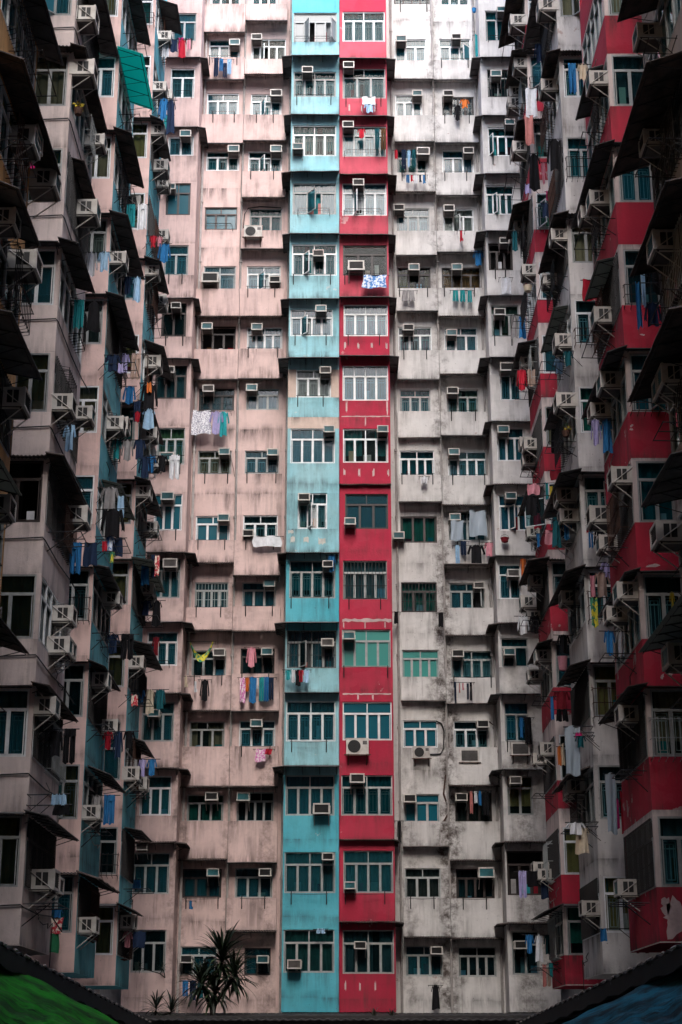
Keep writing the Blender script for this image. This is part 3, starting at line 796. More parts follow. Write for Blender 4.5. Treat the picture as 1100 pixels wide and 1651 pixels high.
# patches and dashes of pale filler left where brackets were taken off the painted bays
def scars(rg, rects, Yf, mname, name, bl):
    mb = MB()
    for x0, y0, x1, y1 in rects:
        (a, zt), (b2, zb) = at(*zp(rg, x0, y0), Yf), at(*zp(rg, x1, y1), Yf)
        n = max(5, int((b2-a)/.12)); P = []
        for i in range(n+1): P.append((a+(b2-a)*i/n, Yf-.005, zt+rnd.uniform(-.25, .25)*(zt-zb)))
        for i in range(n+1): P.append((b2-(b2-a)*i/n, Yf-.005, zb+rnd.uniform(-.25, .25)*(zt-zb)))
        mb.poly(P, mname)
    return build(mb, name, bl)
M['filler'] = plain('pale_filler', (.60, .46, .44), .95, .3, 3); M['bluefiller'] = plain('pale_blue_filler', (.55, .55, .50), .95, .3, 3)
dash = lambda xs, y0, y1, w=5: [(x-w, y0, x+w, y1) for x in xs]
scars('2', dash((845, 908, 972, 1042), 38, 64), YF, 'filler', 'paint_scar', BW)
scars('2', dash((852, 1045), 318, 372, 4)+[(828, 385, 1058, 390)]+dash((942,), 390, 428, 3), YF, 'filler', 'paint_scar', BW)
scars('2', dash((842, 912, 980, 1050), 640, 668), YF, 'filler', 'paint_scar', BW)
scars('2', [(832, 1350, 1066, 1364)]+dash((838, 940, 1035), 1366, 1392, 3), YF, 'filler', 'paint_scar', BW)
scars('3', [(832, 82, 1062, 88)]+dash((905, 975), 88, 112, 4), YF, 'filler', 'paint_scar', BW)
scars('3', dash((845, 914, 987), 1452, 1488, 4), YF, 'filler', 'paint_scar', BW)
scars('1', dash((865, 925, 985), 500, 530, 4), YF, 'filler', 'paint_scar', BW)
scars('2', [(586, 960, 606, 985), (648, 962, 672, 988), (718, 965, 752, 992), (575, 930, 600, 942)], YF, 'bluefiller', 'paint_scar', BP)
def chips(rg, blobs, Yf, bl):
    for cx, cy, rx, ry in blobs:
        mb = MB(); n = 26; P = []
        for i in range(n):
            a = -2*math.pi*i/n; q = 1+.30*math.sin(2*a+cx)+.14*math.sin(5*a+cy)+rnd.uniform(-.22, .22)
            X, z = at(*zp(rg, cx+rx*q*math.cos(a), cy+ry*q*math.sin(a)), Yf-.006); P.append((X, Yf-.006, z))
        c = tuple(sum(p[k] for p in P)/n for k in range(3))
        for i in range(n): mb.poly([P[i], P[(i+1) % n], c], 'filler')
        build(mb, 'paint_scar', bl)
# racks and guard rails on the back facades: column index kind (0 iron stubs with rod, 1 guard rail)
for tk in ("D0:1 D1:0 D3:1 D4:0 D5:0 D6:0 D9:0 D11:0 D13:0 E1:0 E2:1 E3:1 E4:0 E5:0 E9:0 E10:0 E13:0 B1:0 B2:0 B4:1 B8:0 B9:0 B10:0 B11:0 B14:0 "
           "C2:0 C3:0 C5:0 C6:0 C8:0 C9:0 C10:0 C11:0 C12:0 C14:0 F0:0 F3:0 F5:0 F6:0 F8:0 F14:0 G1:0 G2:0 G3:0 G5:0 G7:0 G8:0 G9:0 G11:0 G14:0 H0:1 H2:0 H4:0 H5:0 H11:0 "
           "A0:0 A1:1 A4:0 A5:0 A7:0 A8:0 A10:1").split():
    ci, k = tk.split(':'); c, i = ci[0], int(ci[1:]); X0, X1, Yf, dp, m, ph = COLS[c]; r = ROWS[c][i]
    F = Face((0, Yf), (1, 0), (0, -1)); a, b2, z0, z1 = r['win']; a = max(a, -7.6)
    d = dp if r['pb'] is not None else 0
    k = int(k); what = 'curved black guard rail' if k == 1 else 'black iron laundry rack'
    sh = rnd.uniform(-.1, .25)
    rack(F, a+.08+max(0, sh), b2-.08-rnd.uniform(0, .3), d, z0-(.05 if k == 0 else -.06), f'{what} below the {ORD[i]} window down the {ph}', k, rnd.uniform(.2, .34))

# ------------------------------------------------------------------ wings
def at_x(px, py, X):
    v = (PH/2 - py)/FPX; d = abs(X)*FPX/abs(px - PW/2); Y = d*(CT - v*ST)
    return Y, EYE + d*(ST + v*CT)
S2 = [25, 171, 326, 492, 664, 842, 1030, 1220, 1430]
S3 = [27, 157, 288, 424, 555, 698, 845, 1000, 1156, 1321, 1504]
S4 = [40, 145, 255, 370, 483, 602, 720, 845, 975, 1108, 1258, 1410, 1540]
BL1 = building('ochre apartment block at the edge, mostly hidden by dark awnings', (-9.3, 31, 0))
BL = building('pink apartment wing whose bays have blue sides', (-9.3, 46, 0))
BR = building('red and white apartment wing with projecting bays', (9.3, 46, 0))
BR1 = building('dull grey apartment block at the edge, mostly hidden by black awnings', (9.3, 31, 0))
XI, XO, YE = 7.3, 9.3, 66.0
BAYS = {
 'L1': (-1, 29.5, 33.6, BL1, 'ochre', 'ochre', 'ochre wing block', 1.15, .72),
 'L2': (-1, 38.0, 42.0, BL, 'palegrey', 'palegrey', 'grey-pink wing bay', 1.3, .5),
 'L3': (-1, 46.0, 49.8, BL, 'wingpink', 'wingblue', 'middle blue-sided wing bay', 1.05, .6),
 'L4': (-1, 54.5, 58.0, BL, 'wingpink', 'wingblue', 'blue-sided wing bay by the corner', .95, .66),
 'R1': (1, 29.5, 33.6, BR1, 'dull', 'dull', 'dull grey wing block', 1.15, .85),
 'R2': (1, 38.3, 42.3, BR, 'wingred', 'wingred', 'broad red wing bay', 1.25, .5),
 'R3': (1, 46.8, 50.6, BR, 'wingwhite', 'wingwhite', 'stained white wing bay', 1.1, .62),
 'R4': (1, 54.8, 58.3, BR, 'wingred', 'wingred', 'red wing bay by the corner', .95, .66)}
WZ = {}
for k, (sg, y0, y1, bl, mf, ms, ph, par, proj) in BAYS.items():
    sl = {'1': S2, '2': S2, '3': S3, '4': S4}[k[1]]; yy = {'1': 38.0}.get(k[1], y0)
    zs = [at(0, s, yy)[1] for s in sl]
    while zs[0] < ROOF - 4: zs.insert(0, zs[0] + (zs[0]-zs[1]) if len(zs) < 2 else zs[0] + 2.95)
    if k[1] == '1': zs = [z for z in zs if z > 5.5]
    WZ[k] = zs
    L = y1-y0
    FF = Face((sg*XO, y0), (-sg, 0), (0, -1)); FS = Face((sg*XI, y0), (0, 1), (-sg, 0))
    rows_f, rows_s = [], []
    hmax = 1.62 if k[1] in '12' else 1.55
    for z in zs:
        rows_f.append(dict(win=(.12, 1.885, z, z+hmax), pb=z-par, wmat={'R2': 'palegrey', 'R4': 'palegrey'}.get(k, mf))); rows_s.append(dict(win=(.125, L-.12, z, z+hmax), pb=z-par, wmat={'R2': 'palegrey', 'R4': 'palegrey'}.get(k, ms)))
    zb = zs[-1]-par - (0 if k[1] != '1' else 0)
    mb = MB(); wall_column(mb, FF, 0, 2.0, zb, ROOF, rows_f, mf, 0, reveal=.11); build(mb, 'bay_front', bl)
    mb = MB(); wall_column(mb, FS, 0, L, zb, ROOF, rows_s, ms, 0, reveal=.11)
    mb.poly([FF(0, 0, zb), FF(2, 0, zb), FS(L, 0, zb), (sg*XO, y1, zb)], ms); build(mb, 'bay_side', bl)
    mb = MB(); mb.poly([(sg*XI, y1, zb), (sg*XO, y1, zb), (sg*XO, y1, ROOF), (sg*XI, y1, ROOF)], mf); build(mb, 'bay_back', bl)
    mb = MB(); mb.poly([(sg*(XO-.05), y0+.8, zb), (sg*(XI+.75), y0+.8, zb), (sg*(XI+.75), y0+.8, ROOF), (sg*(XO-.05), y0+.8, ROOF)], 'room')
    mb.poly([(sg*(XI+.75), y0+.8, zb), (sg*(XI+.75), y1-.02, zb), (sg*(XI+.75), y1-.02, ROOF), (sg*(XI+.75), y0+.8, ROOF)], 'room'); build(mb, 'room_backing', bl)
    vis = [i for i, z in enumerate(zs) if z < {'1': 26, '2': 29, '3': 36, '4': 42}[k[1]]]
    top = vis[0]
    for i in vis:
        z = zs[i]; j = i-top
        fr = rnd.choice('gggw') if k[1] in '12' else rnd.choice('ggww')
        gl = rnd.choice('nnngg'); ct = rnd.choice('yybydts' if sg < 0 else 'tddsgby')
        if k == 'R2': ct = {4: 't', 5: 't', 6: 'd', 7: 'b'}.get(j, ct)
        sty = f'{4 if k[1] != "4" else 3}/{rnd.choice((1, 2))} {fr} {gl} {ct} F' + (str(rnd.choice((1, 2))) if rnd.random() < .18 else '')
        if k == 'L2' and j in (5,): sty = '3/1 k x x'
        if k == 'L2' and j == 6: sty = '3/1 g n y F'
        window(FF, .12, 1.885, z, z+hmax, -.02, sty, bl)
        sty = f'{5 if k[1] in "12" else 4}/{5 if k[1] in "12" else 4} {fr} {rnd.choice("nnbgb")} {rnd.choice("dtsdd")}' + (' ' + str(rnd.choice((0, 1, 3))) if rnd.random() < (.05 if k[1] in '34' else 0) else '')
        window(FS, .125, L-.12, z, z+hmax, -.02, sty, bl)
        # awning wrapping the corner just under the parapet of the floor above
        zz = z + hmax + .10
        corr = rnd.random() < .25; pj = proj*rnd.uniform(.75, 1.2); drop = pj*rnd.uniform(.15, .42); fd = rnd.uniform(.25, .5)
        if k[1] != '1' and rnd.random() < .16 and not (k == 'L3' and j == 1): continue
        mat = None
        e = .35 if rnd.random() < .6 else .0
        name = f'{"corrugated dark" if corr else "black sheet"} awning over the {ORD[j]} window down the {ph}'
        q = rnd.random()
        if q < .16: mat, name = 'sheetrust', f'rust-stained sheet awning over the {ORD[j]} window down the {ph}'
        elif q < .26: mat, name = 'smoke', f'smoky translucent awning over the {ORD[j]} window down the {ph}'
        if k == 'L3' and j == 1: pj, drop, mat, name = .86, .32, 'tealplastic', f'translucent teal plastic awning over the {ORD[j]} window down the {ph}'
        a0 = -fd if rnd.random() < .8 else .6
        a1 = L+e if rnd.random() < .65 else L*rnd.uniform(.55, .85)
        parts = [(FS, a0, a1, -.02, pj, zz, drop, 0, 0)]
        if a0 < 0: parts.append((FF, .15, 2.0+.0, -.02, fd, zz-.012, fd*.2, 0, 0))
        awning(parts, name, corr, mat, 'black')
chips('e', [(830, 745, 34, 26), (850, 655, 22, 7)], 38.3, BR)
chips('g', [(990, 1000, 10, 12), (1040, 970, 16, 26), (940, 385, 40, 8), (1075, 960, 10, 20)], 38.3, BR)
chips('h', [(1060, 1060, 70, 80), (1010, 1000, 34, 40)], 38.3, BR)
chips('f', [(820, 985, 8, 8), (818, 1005, 8, 7), (880, 480, 12, 5)], 38.3, BR)
# the wing walls behind the bays
for sg, bl1, bl, m in ((-1, BL1, BL, 'wingpink'), (1, BR1, BR, 'wingred')):
    mb = MB(); mb.box(min(sg*XO, sg*(XO+9)), max(sg*XO, sg*(XO+9)), 36, YE-.8, 0, ROOF, 'palegrey' if sg < 0 else 'dull'); build(mb, 'wall', bl)
    mb = MB(); mb.box(min(sg*XO, sg*(XO+9)), max(sg*XO, sg*(XO+9)), -14, 35.98, 0, ROOF, 'ochre' if sg < 0 else 'dull'); build(mb, 'wall', bl1)
    for yy in (44, 45.4, 52.2, 53.4, 60.5, 62.6):
        mb = MB(); x = sg*(XO-.12); mb.tube([(x, yy, 3), (x, yy, ROOF)], .075, 'pipe', 8)
        for q in range(6, 52, 3): mb.tube([(x, yy, q), (x, yy, q+.12)], .1, 'pipe', 8)
        build(mb, 'drainpipe', bl)
for x, y, bl in ((-6.30, YW-.12, BP), (-4.48, YW-.08, BP), (2.35, YW-.12, BW), (4.28, YW-.1, BW), (6.22, YW-.12, BW), (-2.34, YW-.12, BP)):
    mb = MB(); mb.tube([(x, y, 3), (x+.02, y, 20), (x-.01, y, 36), (x, y, ROOF)], .05, 'pipe', 8)
    for q in range(5, 52, 3): mb.tube([(x, y, q), (x, y, q+.1)], .072, 'pipe', 8)
    build(mb, 'drainpipe', bl)
# cables clipped along the grey-pink parapets
for i, z in enumerate(WZ['L2']):
    if z > 30: continue
    mb = MB(); zz = z-.42
    mb.tube([(-XO, 37.97, zz+.03), (-8.2, 37.97, zz-.02), (-XI-.02, 37.96, zz+.02), (-XI+.03, 38.05, zz-.03), (-XI+.03, 40, zz-.05), (-XI+.03, 41.9, zz+.05), (-XI+.25, 42.2, zz-.3)], .018, 'hose', 5)
    build(mb, 'cable', BL)
# wing air conditioners, measured on the photo: region, x, y of their centres
WAC = """a 490 160 L2|a 445 415 L2|a 485 1185 L2|a 170 720 L1|a 275 840 L1|a 40 1210 L1|a 100 1340 L1|a 65 550 L1|a 920 240 L4|a 750 605 L4|a 868 735 L4|a 735 990 L4|a 655 1460 L3|a 745 1510 L4
b 330 880 L2|b 650 990 L3|b 445 860 L2|b 95 860 L1|b 880 250 L4|b 850 650 L4|b 840 1040 L4|b 835 1165 L4|b 790 1330 L4|b 430 1500 L2|b 20 1300 L1|c 365 665 L2|c 310 830 L2|c 235 1175 L2|c 630 560 L3|c 765 930 L4|c 565 1030 L3|c 830 590 L4
d 495 480 L3|d 605 450 L4|d 235 1010 L2|d 490 1225 L3|d 715 1090 L4
e 575 60 R3|e 290 300 R4|e 630 465 R2|e 350 500 R3|e 625 1125 R2|e 410 1320 R3|e 190 170 R4|e 185 525 R4|e 200 840 R4|e 195 1205 R4|e 895 205 R1|e 930 785 R1|e 1000 1340 R1
f 345 140 R4|f 650 400 R2|f 430 535 R3|f 685 745 R2|f 640 865 R3|f 1000 655 R1|f 215 720 R4|f 230 1075 R4|f 260 1140 R4|f 450 1365 R3|f 750 1275 R2|f 670 1435 R2|f 1070 540 R1
g 285 470 R4|g 230 565 R4|g 465 570 R3|g 780 525 R2|g 320 890 R4|g 290 968 R4|g 1060 885 R1|g 985 225 R1|g 790 1215 R2|g 345 1410 R4|g 660 70 R3
h 495 325 R3|h 300 800 R4|h 600 1010 R3|h 790 990 R2"""
seen = {}
for t in WAC.replace('\n', '|').split('|'):
    rg, x, y, k = t.split(); px, py = zp(rg, float(x), float(y)); sg, y0, y1, bl, mf, ms, ph, par, proj = BAYS[k]
    X = sg*(XI-.28); Y, z = at_x(px, py, X); Y = min(max(Y, y0+.35), y1-.4)
    v = (PH/2-py)/FPX; z = EYE + Y/(CT-v*ST)*(ST+v*CT)
    zs = [q for q in WZ[k]]; top = [i for i, q in enumerate(zs) if q < {'1': 26, '2': 29, '3': 36, '4': 42}[k[1]]][0]
    fl = min(range(len(zs)), key=lambda i: abs(zs[i]+.6-z)) - top
    fl = max(0, fl); z = max(zs[fl+top]+.02, min(zs[fl+top]+1.05, z-.2))
    n = seen.get((k, fl), 0); seen[(k, fl)] = n+1
    if n:
        for dz in (.5, -.5, 1.0): 
            pass
    wd = rnd.uniform(.60, .74); kind = rnd.choice(('teal', 'teal', 'dark', 'grey'))
    lab = [f'air conditioner jutting from the {ORD[fl]} window down the {ph}', f'extra air conditioner on the {ORD[fl]} window down the {ph}',
           f'third air conditioner on the {ORD[fl]} window down the {ph}', f'fourth air conditioner on the {ORD[fl]} window down the {ph}'][n]
    air_con((sg*(XI+.02), Y+.9*n if n < 3 else Y, z), -sg*math.pi/2*1.0, wd, kind, lab)
# pole racks sticking into the courtyard
for k, (sg, y0, y1, bl, mf, ms, ph, par, proj) in BAYS.items():
    FS = Face((sg*XI, y0), (0, 1), (-sg, 0)); FF = Face((sg*XO, y0), (-sg, 0), (0, -1))
    zs = WZ[k]; top = [i for i, q in enumerate(zs) if q < {'1': 26, '2': 29, '3': 36, '4': 42}[k[1]]][0]
    for i in range(top, len(zs)):
        if rnd.random() < .62:
            u = rnd.uniform(.1, 1.2); rack(FS, u, u+rnd.uniform(.9, 1.8), 0, zs[i]-rnd.uniform(.1, .4), f'black pole rack below the {ORD[i-top]} window down the {ph}', 2, rnd.uniform(.5, .9))
# iron window cages and pipes that crowd the wings, and more washing on the pole racks
def cage(F, u0, u1, z0, z1, dep, bl, m):
    mb = MB(); n = max(3, int((u1-u0)/.16)); r = .011
    for i in range(n+1):
        u = u0+(u1-u0)*i/n; mb.tube([F(u, 0, z1), F(u, dep, z1-.05), F(u, dep, z0+.05), F(u, 0, z0)], r, m, 4)
    for t in (.08, .5, .92):
        z = z0+(z1-z0)*t; mb.tube([F(u0, 0, z), F(u0, dep, z), F(u1, dep, z), F(u1, 0, z)], r, m, 4)
    build(mb, 'window_cage', bl)
WASH = ['white', 'white', 'pale blue', 'pale blue', 'blue', 'blue', 'navy', 'navy', 'navy', 'black', 'black', 'black', 'grey', 'grey', 'dark teal', 'dark teal', 'cream', 'pink', 'teal', 'maroon', 'lilac', 'beige', 'red']
for k, (sg, y0, y1, bl, mf, ms, ph, par, proj) in BAYS.items():
    FS = Face((sg*XI, y0), (0, 1), (-sg, 0)); L = y1-y0; zs = WZ[k]; hmax = 1.6
    top = [i for i, q in enumerate(zs) if q < {'1': 26, '2': 29, '3': 36, '4': 42}[k[1]]][0]
    for i in range(top, len(zs)):
        z = zs[i]
        if rnd.random() < .22 and k[1] != '1':
            FF = Face((sg*XO, y0), (-sg, 0), (0, -1)); a = rnd.uniform(.2, .9); cage(FF, a, 1.95, z-.12, z+hmax*rnd.uniform(.25, .6), rnd.uniform(.12, .3), bl, rnd.choice(('black', 'fg', 'rust')))
        if rnd.random() < .3 and k[1] != '1':
            air_con((sg*(XI+.02), y0+L*rnd.uniform(.5, .85), z+rnd.choice((.05, .5, .95))), -sg*math.pi/2, rnd.uniform(.55, .7), rnd.choice(('teal', 'dark', 'grey')), f'rear air conditioner on the {ORD[i-top]} floor down the {ph}')
        if rnd.random() < .6:
            mb = MB(); u = rnd.uniform(.2, L-.6); zc_ = z-rnd.uniform(.05, .5)
            P = [FS(u+(L-u)*q/6, .03+.05*math.sin(q*2.1), zc_-.18*math.sin(math.pi*q/6)-.05*q*rnd.uniform(.2, 1)) for q in range(7)]
            mb.tube(P+[FS(L+.1, .0, zc_-1.2)], .013, rnd.choice(('hose', 'pipe')), 4); build(mb, 'cable', bl)
        if rnd.random() < .65:
            a = rnd.uniform(.3, L*.5); cage(FS, a, min(L-.1, a+rnd.uniform(.9, 2.2)), z-.08, z+hmax*rnd.uniform(.6, .98), rnd.uniform(.14, .3), bl, rnd.choice(('black', 'black', 'fg', 'rust')))
        if rnd.random() < .5 and k[1] != '1':
            Y = y0+rnd.uniform(.5, L*.8); x = sg*(XI-.12); wdt = rnd.uniform(.25, .4); cols = list(dict.fromkeys(rnd.sample(WASH, 12)))
            FW = Face((0, Y), (1, 0), (0, -1)); zt = z+rnd.uniform(-.1, .9); first = None
            for q in range(rnd.choice((1, 2, 2, 3))):
                w_ = wdt*rnd.uniform(.8, 1.2); a = x if sg < 0 else x-w_
                ty = rnd.choice(('shirt', 'towel', 'trousers', 'shirt', 'jacket', 'dress')); hh = {'shirt': .62, 'towel': .6, 'trousers': .9, 'jacket': .75, 'dress': .95}[ty]
                o = garment(FW, a, a+w_, zt-hh*rnd.uniform(.85, 1.1), zt, 0, ty, cols[q], f'{cols[q]} {ty} on the {ORD[i-top]} floor down the {ph}')
                first = first or o; x += -sg*(w_+.03)
            mb = MB(); mb.tube([(sg*XI, Y, zt-.03), (x-sg*.1, Y, zt-.01)], .014, 'black', 5)
            po = build(mb, 'clothes_pole', None, (sg*XI, Y, zt)); tag(po, uniq(f'washing pole on the {ORD[i-top]} floor down the {ph}'), 'pole', 'poles carrying laundry')
    for q in range(2):
        mb = MB(); u = L+rnd.uniform(.1, .4); x, y, _ = FS(u, -.25-.22*q, 0); r = rnd.uniform(.035, .06); zb = zs[-1]-par
        mb.tube([(x, y, zb), (x+.02, y, zb+12), (x, y, zb+26), (x, y, ROOF)], r, rnd.choice(('pipe', 'rust', 'hose')), 7); build(mb, 'drainpipe', bl)
# outdoor condensers
def on(rg, x, y, Y): return at(*zp(rg, x, y), Y)
for rg, x, y, Yf, sc, lab in (('1', 407, 1130, YP, .95, 'round-fan condenser box under the fifth window down the pink column beside the blue bays'),
                              ('3', 902, 375, YF, 1.05, 'cream fan condenser box on red wall under the bright blue window'),
                              ('6', 442, 392, YW, .8, 'small fan condenser on a rusty bracket on the stained white wall'),
                              ('6', 670, 412, YW, .9, 'square condenser box under a looping hose on the white facade'),
                              ('6', 912, 378, YF, .85, 'condenser box beside the black trousers on the white corner bay')):
    X, z = on(rg, x, y, Yf-.3); condenser((X, Yf-.01, z+.03), 0, lab, sc, 'fan' in lab)
# hoses looping round windows (parts of the facade)
def hose(rg, pts, Yf, bl, r=.03, m='hose'):
    mb = MB(); P = []
    for x, y in pts:
        X, z = on(rg, x, y, Yf); P.append((X, Yf-.04, z))
    mb.tube(P, r, m, 6); build(mb, 'hose', bl)
hose('6', [(510, 215), (535, 225), (547, 260), (545, 345), (530, 370), (480, 373)], YW, BW)
hose('6', [(592, 215), (578, 250), (575, 330), (590, 360), (630, 365)], YW, BW, .03, 'pipe')
hose('1', [(362, 1085), (368, 1020), (385, 992), (440, 985), (540, 990)], YW, BP, .025)
hose('6', [(760, 215), (790, 240), (785, 300), (800, 350), (815, 400)], YW, BW, .02, 'rust')
hose('6', [(555, 470), (545, 560), (575, 640), (540, 700), (545, 800)], YW, BW, .035, 'rust')
hose('2', [(300, 575), (315, 640), (320, 675)], YW, BP, .012)
hose('5', [(770, 1190), (765, 1250), (775, 1330)], YW, BW, .02, 'pipe')

